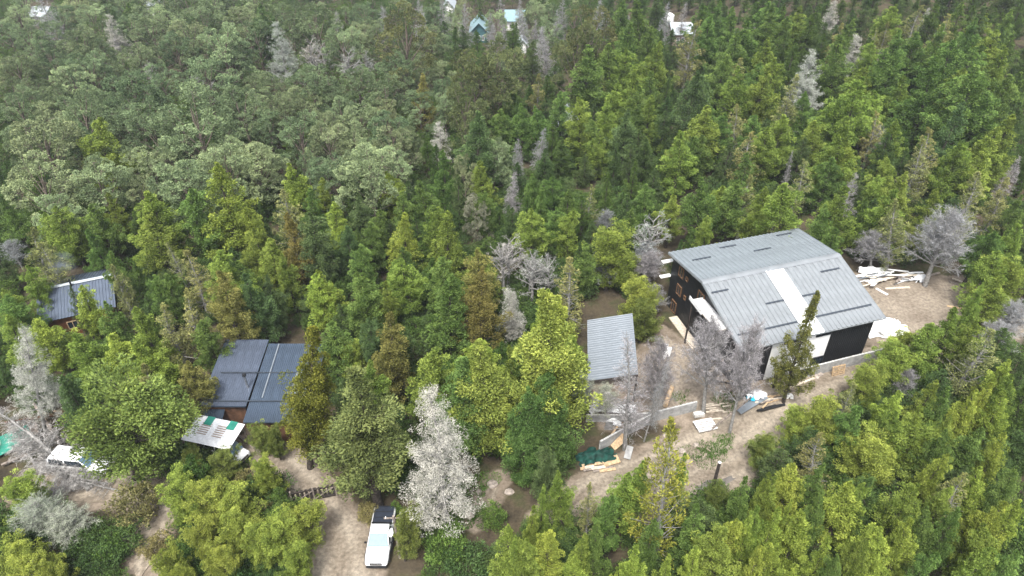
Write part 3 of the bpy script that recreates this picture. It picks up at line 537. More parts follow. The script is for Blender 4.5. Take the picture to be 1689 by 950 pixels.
KIND['U'] = ('z', (.118, .16, .042), 2, 8, 20, 'bright'); KIND['V'] = ('z', (.062, .108, .036), 2, 8, 20, 'dark green'); KIND['G'] = ('z', (.088, .112, .046), 2, 8, 20, 'grey-olive'); KIND['Z'] = ('z', (.105, .118, .027), 2, 8, 20, 'olive-green'); KIND['R'] = ('c', (.075, .09, .03), 2, 8, 20, 'dark olive'); KIND['T'] = ('h', (.145, .155, .035), 2, 8, 20, 'yellow-green')
NOUN = dict(c='cypress', z='dense cypress', m='spreading cypress', h='thinning cypress', b='southern beech', s='shrub', d='dead conifer', w='lichened dead tree', l='gnarled dead tree', f='bare tree')
CAT = dict(c='cypress', z='cypress', m='cypress', h='cypress', b='beech', s='shrub', d='dead tree', w='dead tree', l='dead tree', f='bare tree')
COLS = ['above ribbed cabin', 'above or below blue-roofed house', 'above or below white pickup', 'above or below green net', 'above or below grey shed', 'above or below black barn', 'above or below dirt yard']
ROWS = ['at top edge', 'in farthest forest', 'in upper forest', 'in middle forest', 'level with barn roof', 'level with block wall', 'level with white pallet', 'along bottom edge']
ORD = ['first', 'second', 'third', 'fourth', 'fifth', 'sixth', 'seventh', 'eighth', 'ninth', 'tenth', 'eleventh', 'twelfth', 'thirteenth', 'fourteenth', 'fifteenth', 'sixteenth']
YB = [55, 120, 200, 310, 430, 580, 760]
cells = {}
for i, t in enumerate(trees):
    col = min(6, int(t[5][0] / 241.3)); row = sum(t[5][1] > b for b in YB); cells.setdefault((row, col, t[0]), []).append(i)
LAB = {}
for (row, col, k), ids in cells.items():
    ids.sort(key=lambda i: trees[i][5][0]); cw = KIND[k][5]; nn = NOUN[KIND[k][0]]
    cp = COLS[col].replace('above or below', 'above' if row <= (4, 4, 6, 5, 4, 3, 3)[col] else 'below')
    if col == 0 and row >= 5: cp = 'below ribbed cabin'
    for j, i in enumerate(ids):
        LAB[i] = (f'{cw} {nn} {ROWS[row]}, {cp}' if len(ids) == 1 else f'{ORD[j]} {cw} {nn} from left, {ROWS[row]}, {cp}')
LB = 1.48
def place_tree(i, t):
    k, B, h, wd, v = t[:5]; mk, col = KIND[k][:2]; r = random.Random(i * 7 + 3)
    var = VAR[mk][r.randrange(len(VAR[mk]))]
    if v is None: v = np.array([r.gauss(0, .035), r.gauss(0, .035), 1.0])
    q = Vector(v).to_track_quat('Z', 'Y') @ Matrix.Rotation(r.uniform(0, 6.28), 3, 'Z').to_quaternion()
    root = empty(TREE_NAME[mk], (B[0], B[1], B[2] - .08)); root.rotation_mode = 'QUATERNION'; root.rotation_quaternion = q
    sz = h / var['H']; sx = wd / (2 * var['R']); sx = min(max(sx, sz * .55), sz * 1.9); root.scale = (sx, sx, sz)
    lab = t[6] if len(t) > 6 else LAB[i]
    tag(root, lab, CAT[mk], {'c': 'cypresses of the forest', 'm': 'spreading cypresses', 'h': 'thinning cypresses', 'b': 'beeches of the forest', 's': 'shrubs'}.get(mk, 'dead and bare trees'))
    cr = link('crown', var['crown'], root); f_ = r.uniform(.85, 1.18); hs = r.uniform(.92, 1.08); cr.color = (min(1, col[0] * f_ * hs * LB), min(1, col[1] * f_ * LB), min(1, col[2] * f_ * LB), 1)
    link('trunk', var['trunk'], root); return root
# at most 300 of one kind stand singly (those that show largest); the rest and the hidden fill form the mass of the wood
def size_of(t): return t[3] * t[2] / proj(np.array(t[1]))[2] ** 2
order = {}
for i, t in enumerate(trees): order.setdefault(KIND[t[0]][0], []).append(i)
mass = []
for mk, ids in order.items():
    ids.sort(key=lambda i: -size_of(trees[i]))
    for n_, i in enumerate(ids):
        if n_ < 300: place_tree(i, trees[i])
        else: mass.append((mk, trees[i][1], trees[i][2], trees[i][3]))
# ------------------------------------------------------------------ the mass of the wood behind and between the single trees
KEEP = [  # picture outlines that stay clear
 [(1095, 365), (1320, 360), (1420, 440), (1640, 450), (1640, 520), (1480, 610), (1330, 660), (1240, 720), (1140, 810), (1000, 800), (950, 780), (960, 500), (1050, 500)],
 [(315, 545), (545, 545), (545, 705), (400, 760), (290, 740)], [(50, 440), (200, 440), (200, 540), (50, 550)], [(0, 690), (200, 700), (300, 820), (280, 900), (220, 880), (0, 810)],
 [(470, 780), (560, 780), (690, 830), (690, 960), (500, 960), (520, 880)], [(760, 780), (850, 740), (850, 900), (770, 900)],
 [(770, 24), (875, 20), (875, 40), (815, 50), (770, 50)], [(855, 58), (875, 58), (875, 75), (855, 75)], [(1095, 28), (1145, 28), (1145, 50), (1095, 50)], [(905, 165), (955, 165), (955, 215), (905, 215)], [(45, 5), (90, 5), (90, 40), (45, 40)], [(240, 2), (265, 2), (265, 18), (240, 18)], [(730, 2), (755, 2), (755, 20), (730, 20)]]
TP = np.array([[t[1][0], t[1][1], t[3]] for t in trees])
SX = np.repeat([-.5, 0, .5], 6); ZX = np.tile(np.linspace(0, 1, 6), 3)
kx, ky = np.meshgrid(np.arange(423) * 4 + 2., np.arange(238) * 4 + 2.); KM = np.zeros(kx.shape, bool)
for poly in KEEP: KM |= inpoly(kx, ky, np.array(poly, float))
def clear_ok(B, h, wd):
    P = np.stack([B[0] + SX * wd * (1 - ZX), np.full(18, B[1]), B[2] + ZX * h], 1); p = proj(P)
    i = (p[:, 0] / 4).astype(int); j = (p[:, 1] / 4).astype(int); k = (i >= 0) & (i < 423) & (j >= 0) & (j < 238)
    return not KM[j[k], i[k]].any()
tries = 0; FP = []
while tries < 14000:
    tries += 1
    y = 30 + 400 * rng.uniform() ** 1.15; x = rng.uniform(-.95, .95) * (y + 25)
    if 24 < y < 112 and abs(x) < 66 and DM[np.searchsorted(gy, y) - 1, np.searchsorted(gx, x) - 1] > .05: continue
    left = x / y < -.02 + .15 * (y > 150); h = float(rng.uniform(3, 6.5) if y < 170 else rng.uniform(4, 7)); wd = h * (.8 if left and y > 95 else .55)
    d = np.hypot(TP[:, 0] - x, TP[:, 1] - y)
    if d.min() < 2.2: continue
    if FP and np.hypot(*(np.array(FP) - (x, y)).T).min() < (3.0 if y < 150 else 4.0): continue
    B = (x, y, float(g(x, y)))
    q = proj(np.array([x, y, B[2] + h]))
    if q[2] < 5 or not (-150 < q[0] < 1840 and -120 < q[1] < 1080): continue
    if not clear_ok(B, h, wd):
        h = float(rng.uniform(1.2, 2.2)); wd = h * 1.3
        if not clear_ok(B, h, wd): continue
        mass.append(('s', B, h, wd)); FP.append((x, y)); continue
    FP.append((x, y)); mass.append(('b' if left and y > 95 else 'c', B, h, wd))
FQ = np.array(FP)
for _ in range(9000):                                          # the far slopes
    y = rng.uniform(140, 430); x = rng.uniform(-.9, .9) * (y + 20); d = np.hypot(TP[:, 0] - x, TP[:, 1] - y)
    if d.min() < 3 or np.hypot(FQ[:, 0] - x, FQ[:, 1] - y).min() < 3.4: continue
    left = x / y < .1; h = float(rng.uniform(7, 12)); wd = h * (.75 if left else .5); B = (x, y, float(g(x, y))); q = proj(np.array([x, y, B[2] + h]))
    if not (-60 < q[0] < 1750 and -150 < q[1] < 330) or (q[1] > 60 and rng.uniform() < .85) or not clear_ok(B, h, wd): continue
    FQ = np.vstack([FQ, (x, y)]); mass.append(('b' if left and rng.uniform() < .75 else 'c', B, h, wd))
for _ in range(5000):                                          # undergrowth
    y = 30 + 100 * rng.uniform(); x = rng.uniform(-.9, .9) * (y + 20)
    if 24 < y < 112 and abs(x) < 66 and DM[np.searchsorted(gy, y) - 1, np.searchsorted(gx, x) - 1] > .12: continue
    h = float(rng.uniform(.8, 2.6)); wd = h * 1.5; B = (x, y, float(g(x, y)))
    q = proj(np.array([x, y, B[2] + h]))
    if not (-100 < q[0] < 1790 and -50 < q[1] < 1020): continue
    if not clear_ok(B, h, wd): h *= .45; wd *= .5
    if not clear_ok(B, h, wd): continue
    mass.append(('s', B, h, wd))
col_src = bpy.data.collections.new('wood_sources')              # not linked to the scene: sources of the mass only
src = []
for mk in ('c', 'b', 's', 'h', 'm', 'd', 'w', 'l', 'f'):
    for j, v in enumerate(VAR[mk][:3]):
        if not any(m_[0] == mk for m_ in mass): continue
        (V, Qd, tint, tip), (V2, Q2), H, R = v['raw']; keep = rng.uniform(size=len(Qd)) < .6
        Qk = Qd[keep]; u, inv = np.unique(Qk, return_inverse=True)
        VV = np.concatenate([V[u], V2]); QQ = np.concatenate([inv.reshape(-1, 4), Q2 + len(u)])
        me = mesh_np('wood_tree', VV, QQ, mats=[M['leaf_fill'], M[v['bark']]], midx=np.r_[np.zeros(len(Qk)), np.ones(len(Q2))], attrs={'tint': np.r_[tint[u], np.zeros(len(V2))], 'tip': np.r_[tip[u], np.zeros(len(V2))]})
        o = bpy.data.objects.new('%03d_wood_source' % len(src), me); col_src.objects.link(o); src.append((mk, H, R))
pts = []; idx = []; sc = []; rt = []
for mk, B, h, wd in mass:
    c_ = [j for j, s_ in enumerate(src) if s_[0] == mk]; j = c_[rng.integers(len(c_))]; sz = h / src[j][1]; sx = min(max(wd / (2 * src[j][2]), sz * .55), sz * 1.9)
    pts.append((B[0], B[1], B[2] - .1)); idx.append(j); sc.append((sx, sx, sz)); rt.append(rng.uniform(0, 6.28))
me = bpy.data.meshes.new('wood'); me.from_pydata(pts, [], [])
for nm, ty, val in (('pick', 'INT', idx), ('turn', 'FLOAT', rt)):
    a = me.attributes.new(nm, ty, 'POINT'); a.data.foreach_set('value', val)
a = me.attributes.new('size', 'FLOAT_VECTOR', 'POINT'); a.data.foreach_set('vector', np.array(sc, np.float32).ravel())
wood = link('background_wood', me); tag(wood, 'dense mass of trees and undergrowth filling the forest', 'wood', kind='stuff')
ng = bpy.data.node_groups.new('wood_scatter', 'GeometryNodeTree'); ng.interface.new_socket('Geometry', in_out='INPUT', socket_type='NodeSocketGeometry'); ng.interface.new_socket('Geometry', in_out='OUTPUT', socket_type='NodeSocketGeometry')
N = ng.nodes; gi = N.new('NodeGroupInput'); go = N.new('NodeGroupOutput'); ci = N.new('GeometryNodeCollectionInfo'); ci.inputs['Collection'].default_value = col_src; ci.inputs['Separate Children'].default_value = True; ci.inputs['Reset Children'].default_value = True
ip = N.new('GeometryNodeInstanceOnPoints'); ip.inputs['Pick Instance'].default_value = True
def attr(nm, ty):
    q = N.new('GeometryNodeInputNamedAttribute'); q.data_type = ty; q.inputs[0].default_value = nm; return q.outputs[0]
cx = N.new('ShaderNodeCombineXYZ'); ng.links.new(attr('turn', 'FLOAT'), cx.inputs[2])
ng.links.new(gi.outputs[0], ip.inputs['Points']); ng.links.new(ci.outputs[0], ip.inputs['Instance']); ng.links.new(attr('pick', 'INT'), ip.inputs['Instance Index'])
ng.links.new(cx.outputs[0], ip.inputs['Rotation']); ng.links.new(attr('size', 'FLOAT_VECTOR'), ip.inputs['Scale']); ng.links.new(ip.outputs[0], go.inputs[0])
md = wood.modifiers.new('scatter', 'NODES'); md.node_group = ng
# ------------------------------------------------------------------ buildings
def ribbed_mesh(name, wd, ln, mt, pitch=.25, dep=.035, th=.006):
    """ribbed sheet: x across (0..wd), y down the slope (0..ln), z out"""
    n = max(1, int(round(wd / pitch))); p = wd / n; prof = []
    for i in range(n): prof += [(i * p, dep), (i * p + p * .28, dep), (i * p + p * .40, 0), (i * p + p * .88, 0)]
    prof.append((wd, dep)); k = len(prof)
    V = [(x, 0, z) for x, z in prof] + [(x, ln, z) for x, z in prof] + [(x, 0, z - th - .02) for x, z in prof] + [(x, ln, z - th - .02) for x, z in prof]
    f = []
    for i in range(k - 1): f += [(i, i + 1, k + i + 1, k + i), (2 * k + i, 3 * k + i, 3 * k + i + 1, 2 * k + i + 1), (i, 2 * k + i, 2 * k + i + 1, i + 1), (k + i, k + i + 1, 3 * k + i + 1, 3 * k + i)]
    f += [(0, k, 3 * k, 2 * k), (k - 1, 3 * k - 1, 4 * k - 1, 2 * k - 1)]
    m = bpy.data.meshes.new(name); m.from_pydata(V, [], f); m.materials.append(mt); m.update(); return m
def frame4(o, ux, uy):
    ux = Vector(ux).normalized(); uy = Vector(uy).normalized(); uz = ux.cross(uy); m = Matrix.Identity(4)
    for i, c in enumerate((ux, uy, uz)):
        for j in range(3): m[j][i] = c[j]
    m.translation = Vector(o); return m
def roof_plane(parent, o, ux, uy, wd, ln, mt, sheet_w=1.0, pitch=.25, special=None, name='roof_sheet', dep=.035):
    """a slope laid sheet by sheet; o is its upper left corner seen from outside with x right, y down-slope reversed so z points up"""
    n = max(1, int(round(wd / sheet_w))); sw = wd / n; base = ribbed_mesh(name, sw - .004, ln, mt, pitch, dep); M4 = frame4(o, ux, uy); out = []
    for i in range(n):
        me = base; mm = mt
        if special and i in special: me = base.copy(); me.materials[0] = special[i]
        ob = link(name if not (special and i in special) else 'skylight_sheet', me, parent); ob.matrix_local = M4 @ Matrix.Translation((i * sw, 0, (i % 2) * .004)); out.append(ob)
    return M4
def strip(parent, M4, x0, x1, y, mt, wd=.18, z=.09, name='closure_strip'):
    b = MB().box(((x0 + x1) / 2, y, z + .02), (x1 - x0, wd, .05)); o = b.build(name, mt, parent); o.matrix_local = M4; return o
def window(parent, M4, cx, cy, wd, ht, fr, t=.08, depth=.10, bars=1):
    """frame and pane on a wall plane: x along, y up, z out"""
    f = MB()
    for s in (-1, 1): f.box((cx + s * (wd / 2 - t / 2), cy, depth / 2), (t, ht, depth)); f.box((cx, cy + s * (ht / 2 - t / 2), depth / 2 + .002), (wd - 2 * t, t, depth))
    for k in range(bars): f.box((cx - wd / 2 + wd * (k + 1) / (bars + 1), cy, depth / 2), (t * .7, ht - 2 * t, depth * .8))
    o = f.build('window', fr, parent); o.matrix_local = M4
    p = MB().box((cx, cy, .035), (wd - 2 * t + .01, ht - 2 * t + .01, .02)).build('pane', M['glass'], o); return o
# ---- the black barn
L_ = 16.5; TH = math.radians(17.69)
barn = empty('barn', (1.157 * L_, 3.492 * L_, 0), TH, label='big black barn with pale ribbed metal roof and one white skylight band', cat='barn')
b_, c_ = .418 * L_, .484 * L_; zb, zr, zf, z0 = 50 - 2.538 * L_, 50 - 2.493 * L_, 50 - 2.646 * L_, .75
ov = .035 * L_; hx = L_ - ov * 1.4; yb, yf = b_ - .35, -c_ + .45
def roofz(y): return (zr + (zb - zr) * y / b_ if y > 0 else zr + (zf - zr) * (-y) / c_) - .16
body = MB().prism([(yf, z0), (yb, z0), (yb, roofz(yb)), (0, roofz(0)), (yf, roofz(yf))], 'x', ov, hx).build('wall', M['black_metal'], barn)
# cladding panels: left gable, then the front
def clad(name, M4, wd, h1, h2, mt, pitch=.22):
    n = max(1, int(round(wd / pitch))); p = wd / n; b = MB()
    for i in range(n):
        x0 = i * p; ha = h1 + (h2 - h1) * (i + .5) / n; b.box((x0 + p * .25, ha / 2, .02), (p * .5, ha, .04))
    o = b.build(name, mt, barn); o.matrix_local = M4; return o
ys = np.linspace(yb, yf, 16)
for i in range(15):
    ya, yc = ys[i], ys[i + 1]; clad('cladding_panel', frame4((ov - .002, ya, z0), (0, -1, 0), (0, 0, 1)), ya - yc - .03, roofz(ya) - z0 - .05, roofz(yc) - z0 - .05, M['black_metal'])
fz = roofz(yf) - z0
FM = frame4((0, yf - .003, z0), (1, 0, 0), (0, 0, 1))
for i in range(5): clad('cladding_panel', frame4((hx - 5.0 + i * 1.0, yf - .003, z0), (1, 0, 0), (0, 0, 1)), .97, fz - .05, fz - .05, M['black_metal'])
for i in range(4): clad('cladding_panel', frame4((ov + i * .9, yf - .003, z0), (1, 0, 0), (0, 0, 1)), .87, fz - .05, fz - .05, M['black_metal'])
x0 = hx - 5.05; wp = MB().box((x0 - 3.4, yf - .03, z0 + fz / 2), (6.7, .05, fz - .1)).build('infill_panel', M['white'], barn)
for cx, cy, wd in ((x0 - .95, fz - .42, 1.8), (x0 - .8, 1.35, 1.5), (x0 - 4.6, fz - .42, 1.8), (x0 - 4.4, 1.35, 1.5)):
    window(barn, FM @ Matrix.Translation((0, 0, .055)), cx, cy, wd, .8 if cy > 2 else 1.15, M['black_trim'], bars=2)
GM = frame4((ov - .045, yb, z0), (0, -1, 0), (0, 0, 1))
gw = yb - yf
for cx, cy, wd, ht in ((2.0, 6.2, .95, 1.25), (2.1, 3.9, .95, 1.25), (1.6, 1.3, 1.0, 1.5), (3.2, 6.1, .4, .5), (6.2, 5.6, 1.2, 1.7), (8.3, 4.9, 1.0, 1.5), (3.4, 3.8, .4, .5)):
    window(barn, GM, cx, cy, wd, ht, M['sash'], t=.09, depth=.12, bars=0 if wd < .6 else 1)
# roof: back slope and front slope in sheets, strips and the skylight band
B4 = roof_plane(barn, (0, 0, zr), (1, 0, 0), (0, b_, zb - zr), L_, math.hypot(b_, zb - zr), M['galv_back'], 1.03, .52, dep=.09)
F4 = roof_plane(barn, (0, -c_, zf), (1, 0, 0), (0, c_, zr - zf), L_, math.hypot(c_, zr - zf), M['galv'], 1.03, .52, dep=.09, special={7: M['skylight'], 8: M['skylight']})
lb, lf = math.hypot(b_, zb - zr), math.hypot(c_, zr - zf)
for x0_, x1_, y_ in ((1.4, 3.6, .62), (5.6, 7.6, .83), (8.6, 10.7, .55), (13.0, 15.0, .88)): strip(barn, B4, x0_, x1_, y_ * lb, M['dark_strip'])
for x0_, x1_, y_ in ((.3, 2.2, .82), (5.1, 7.2, .52), (13.0, 15.3, .80), (.5, 1.9, .20), (3.4, 7.1, .20), (9.3, 15.9, .21), (9.3, 11.4, .52)): strip(barn, F4, x0_, x1_, y_ * lf, M['dark_strip'])
rc = MB().prism([(-.35, -.075), (0, .045), (.35, -.01), (.35, .01), (0, .068), (-.35, -.055)], 'x', -.02, L_ + .02).build('ridge_cap', M['galv'], barn, loc=(0, 0, zr + .04))
for nm, (ya, za, yc, zc) in (('verge', (0, zr, b_, zb)), ('verge', (0, zr, -c_, zf))):
    for xx in (-.03, L_ + .03): MB().bar((xx, ya, za - .06), (xx, yc, zc - .06), .05, .2).build('verge_trim', M['galv'], barn)
MB().bar((0, b_ + .02, zb - .08), (L_, b_ + .02, zb - .08), .06, .16).build('eave_trim', M['galv'], barn); MB().bar((0, -c_ - .02, zf - .06), (L_, -c_ - .02, zf - .06), .05, .12).build('eave_trim', M['galv'], barn)
# pale board landing on the left side and eave stubs
la = MB().box((ov - .76, -2.5, 6.7), (1.42, 5.2, .12)).build('landing', M['pale_wood'], barn)
for k in range(5): MB().box((ov - .76, -4.58 + k * 1.04, 6.775), (1.42, 1.0, .03)).build('board', M['white'], la)
MB().bar((ov - 1.5, -2.2, 6.75), (ov - 1.5, .3, 6.95), .06, .45).build('rail', M['white'], la)
for yy in (-4.8, -.2): MB().bar((ov - 1.4, yy, z0 - .6), (ov - 1.4, yy, 6.63), .14).build('post', M['dark_wood'], la)
for zz in (7.0, 5.0): MB().box((ov - .5, yb + .35, zz), (1.3, .5, .1)).build('bracket_board', M['white'], barn)
MB().box((ov - .6, 1.0, 1.25), (1.0, 6.0, .12), Matrix.Rotation(.05, 3, 'X')).build('plinth_board', M['pale_wood'], barn)
for xx, yy in ((1.0, -9.0), (4.2, -8.8)): MB().bar((xx, yy, z0 - .6), (xx, yy, z0 + 2.3), .3).build('porch_post', M['dark_wood'], barn)
# ---- generic house built from picture corners of its roof
def house_axes(p_fl, p_fr, z):
    A, B = atz(*p_fl, z), atz(*p_fr, z); th = math.atan2(B[1] - A[1], B[0] - A[0]); return A, B, th
def mono_roof(parent, wd, ln, zf_, zb_, mt, pitch, sheet_w, x0=0.0, y0=0.0, over=.25, strips=(), wall=None, h_floor=0.0, trim=None):
    M4 = roof_plane(parent, (x0, y0, zf_), (1, 0, 0), (0, ln, zb_ - zf_), wd, math.hypot(ln, zb_ - zf_), mt, sheet_w, pitch, dep=.03)
    sl_ = (zb_ - zf_) / ln; a = over
    if wall: MB().prism([(y0 + a, h_floor), (y0 + ln - a, h_floor), (y0 + ln - a, zf_ + sl_ * (ln - a) - .05), (y0 + a, zf_ + sl_ * a - .05)], 'x', x0 + a, x0 + wd - a).build('wall', wall, parent)
    for xx in (x0 - .02, x0 + wd + .02): MB().bar((xx, y0, zf_ - .04), (xx, y0 + ln, zb_ - .04), .05, .14).build('verge_trim', trim or mt, parent)
    MB().bar((x0, y0 - .03, zf_ - .05), (x0 + wd, y0 - .03, zf_ - .05), .05, .12).build('eave_trim', trim or mt, parent)
    for xa, xb, y_ in strips: strip(parent, M4, xa, xb, y_, M['dark_strip'], wd=.12)
    return M4
# ---- blue-roofed house: two wings
zA = 3.3; A, B, th = house_axes((328.4, 669.7), (405.2, 669.7), zA); gz = float(g(A[0], A[1]))
hs_ = empty('house', (A[0], A[1], gz), th, label='brown house under a blue-grey metal roof with steel chimney pipe', cat='house')
wdA = float(np.linalg.norm((B - A)[:2])); BL = atz(356.8, 560.2, zA + 1.0); lnA = float(-math.sin(th) * (BL[0] - A[0]) + math.cos(th) * (BL[1] - A[1]))
mono_roof(hs_, wdA, lnA, zA - gz, zA + 1.0 - gz, M['blue_roof'], .2, .9, wall=M['brown_wall'], trim=M['dark_blue_roof'])
A2 = atz(401.4, 697, zA - .35); dx, dy = (A2 - A)[:2]; ox = math.cos(th) * dx + math.sin(th) * dy; oy = -math.sin(th) * dx + math.cos(th) * dy
BR = atz(537.8, 567.4, zA + 1.0); rx = math.cos(th) * (BR[0] - A[0]) + math.sin(th) * (BR[1] - A[1]); ry = -math.sin(th) * (BR[0] - A[0]) + math.cos(th) * (BR[1] - A[1])
W4 = mono_roof(hs_, rx - ox, ry - oy, zA - .28 - gz, zA + 1.04 - gz, M['dark_blue_roof'], .2, 1.0, x0=ox + .03, y0=oy, wall=M['brown_wall'])
ln2 = math.hypot(ry - oy, 1.3); s2 = (zA + 1.04 - (zA - .28)) / (ry - oy)
for f_, xa in ((.60, -wdA + .6), (.24, -wdA + .5)):
    yy = f_ * (ry - oy); zz = zA - .28 - gz + s2 * yy
    MB().box((ox + (xa + rx - ox) / 2 + (0 if True else 0), oy + yy, zz + .10), (rx - ox - xa, .10, .06)).build('lap_strip', M['dark_strip'], hs_)
MB().bar((ox + 1.05, oy + ln2 * .28, zA - .28 - gz + s2 * ln2 * .28 + .09), (ox + 1.05, oy + ln2 - .2, zA + 1.05 - gz + .07), .12, .03).build('flashing', M['shed_roof'], hs_)
cp = atz(409, 640, zA + .2); cx_ = math.cos(th) * (cp[0] - A[0]) + math.sin(th) * (cp[1] - A[1]); cy_ = -math.sin(th) * (cp[0] - A[0]) + math.cos(th) * (cp[1] - A[1])
ch = MB().tube([(cx_, cy_, zA - .4 - gz), (cx_, cy_, zA + 1.75 - gz)], .11, 12).build('chimney', M['chrome'], hs_, smooth=False); MB().tube([(cx_, cy_, zA + 1.78 - gz), (cx_, cy_, zA + 2.0 - gz)], [.2, .15], 12).build('cowl', M['black_trim'], ch)
up_ = atz(484, 648, zA + .8); ux_ = math.cos(th) * (up_[0] - A[0]) + math.sin(th) * (up_[1] - A[1]); uy_ = -math.sin(th) * (up_[0] - A[0]) + math.cos(th) * (up_[1] - A[1])
up = MB().box((ux_ + .4, uy_ + 1.2, zA + .45 - gz), (1.2, 2.6, .9)).build('roof_upstand', M['white'], hs_); MB().box((ux_ + .4, uy_ + 1.2, zA + .94 - gz), (1.4, 2.9, .06)).build('upstand_roof', M['shed_roof'], up)
window(hs_, frame4((0, .25 - .01, 0), (1, 0, 0), (0, 0, 1)), 1.2, 1.5, .9, 1.1, M['wood'])
# ---- ribbed-roof cabin on the left
zE = 2.7; A, B, th = house_axes((61.6, 534), (191.4, 506.2), zE); gz = float(g(A[0], A[1])); zE += gz; A, B, th = house_axes((61.6, 534), (191.4, 506.2), zE)
cab = empty('cabin', (A[0], A[1], gz), th, label='rust-walled cabin with ribbed charcoal roof and smoking chimney', cat='cabin')
R_ = atz(63.5, 478.7, zE + 1.5); wdc = float(np.linalg.norm((B - A)[:2])); lnc = float(-math.sin(th) * (R_[0] - A[0]) + math.cos(th) * (R_[1] - A[1]))
e = zE - gz
roof_plane(cab, (0, 0, e), (1, 0, 0), (0, lnc, 1.5), wdc, math.hypot(lnc, 1.5), M['cabin_roof'], 1.0, .33, dep=.05)
roof_plane(cab, (wdc, 2 * lnc, e), (-1, 0, 0), (0, -lnc, 1.5), wdc, math.hypot(lnc, 1.5), M['cabin_roof'], 1.0, .33, dep=.05)
MB().prism([(.4, 0), (2 * lnc - .4, 0), (2 * lnc - .4, e + .1), (lnc, e + 1.42), (.4, e + .1)], 'x', .35, wdc - .35).build('wall', M['red_wall'], cab)
MB().box((wdc / 2, lnc, e + 1.55), (wdc + .05, .5, .05)).build('ridge_cap', M['pale_roof'], cab)
fx = wdc * .45; MB().tube([(fx, lnc - .35, e + 1.0), (fx, lnc - .35, e + 2.3)], .1, 10).build('chimney', M['black_trim'], cab)
window(cab, frame4((0, .39, 0), (1, 0, 0), (0, 0, 1)), 3.0, 1.4, 1.1, 1.0, M['wood'])
smoke_at = cab.matrix_basis @ Vector((fx - .4, lnc + 1.0, e + 2.4))
# ---- grey-roofed shed left of the barn
zs = 3.7; rise = 1.2; A, BLs, B = atz(969.7, 628.7, zs), atz(968.6, 528.5, zs), atz(1052.6, 616, zs + rise); gz = float(g(A[0], A[1])); th = math.atan2(BLs[1] - A[1], BLs[0] - A[0]) - PI / 2
shed = empty('shed', (A[0], A[1], gz), th, label='open-fronted shed with grey ribbed roof and beige front wall', cat='shed')
wds = float(math.cos(th) * (B[0] - A[0]) + math.sin(th) * (B[1] - A[1])); lns = float(-math.sin(th) * (BLs[0] - A[0]) + math.cos(th) * (BLs[1] - A[1]))
S4 = frame4((wds, 0, zs - gz + rise), (0, 1, 0), (-wds, 0, -rise)); ln_ = lns; n_ = 9; swt = ln_ / n_
sm_ = ribbed_mesh('roof_sheet', swt - .004, math.hypot(wds, rise), M['shed_roof'], .3, .045)
for i in range(n_): o = link('roof_sheet', sm_, shed); o.matrix_local = S4 @ Matrix.Translation((i * swt, 0, (i % 2) * .005))
MB().prism([(.3, 0), (wds - .3, 0), (wds - .3, zs - gz + rise - .12), (.3, zs - gz + .02)], 'y', .35, lns - .3).build('wall', M['grey_wood'], shed)
MB().box((wds / 2 + .2, .33, (zs - gz) * .42), (wds - .7, .06, (zs - gz) * .8)).build('front_panel', M['beige'], shed)
MB().box((wds * .6, -.35, .9), (wds * .9, .9, .05), Matrix.Rotation(.5, 3, 'X')).build('lean_sheet', M['white_plastic'], shed)
for xx in (.1, wds - .1): MB().bar((xx, .05, 0), (xx, .05, zs - gz - .06 + rise * xx / wds), .13).build('post', M['dark_wood'], shed)
MB().bar((0, -.04, zs - gz - .08), (wds, -.04, zs - gz - .08 + rise), .06, .18).build('eave_trim', M['dark_wood'], shed)
# ---- carport with white sheets
zc = 2.5; A, B, D_ = atz(298.4, 725, zc), atz(378, 743.7, zc - .1), atz(339.6, 686.9, zc + .35); gz = float(g(A[0], A[1])); th = math.atan2(B[1] - A[1], B[0] - A[0])
cpt = empty('carport', (A[0], A[1], gz), th, label='carport with white corrugated roof sheets and two green translucent squares', cat='carport')
wdp = float(np.linalg.norm((B - A)[:2])); lnp = float(-math.sin(th) * (D_[0] - A[0]) + math.cos(th) * (D_[1] - A[1])); hz_ = zc - gz
P4 = roof_plane(cpt, (0, 0, hz_), (1, 0, 0), (0, lnp, .4), wdp, math.hypot(lnp, .4), M['white_plastic'], .9, .15, dep=.025)
for xx in (wdp * .30, wdp * .78): MB().box((xx, lnp * .86, .05), (.75, .9, .02)).build('green_panel', M['teal_sheet'], cpt).matrix_local = P4
for xx in (wdp * .3, wdp * .62):
    for yy in np.linspace(.35, .75, 6): MB().box((xx, lnp * yy, .045), (wdp * .2, .09, .015)).build('dirty_lap', M['beige'], cpt).matrix_local = P4
for xx, yy in ((.15, .15), (wdp - .15, .15), (.15, lnp - .15), (wdp - .15, lnp - .15)): MB().bar((xx, yy, 0), (xx, yy, hz_ + .3 * yy / lnp), .12).build('post', M['grey_wood'], cpt)
# dark lean-to roof behind the carport
A, B = atz(316, 688, 2.6), atz(366, 682, 2.9); gz = float(g(A[0], A[1])); lt = empty('lean_to', (A[0], A[1], gz), math.atan2(B[1] - A[1], B[0] - A[0]), label='small dark lean-to roof between the carport and the brown house', cat='lean-to')
wl = float(np.linalg.norm((B - A)[:2])); roof_plane(lt, (0, -.6, 2.3 - gz), (1, 0, 0), (0, 1.6, .35), wl, 1.64, M['dark_blue_roof'], .8, .2)
for xx in (.1, wl - .1): MB().bar((xx, -.5, 0), (xx, -.5, 2.3 - gz), .1).build('post', M['grey_wood'], lt)
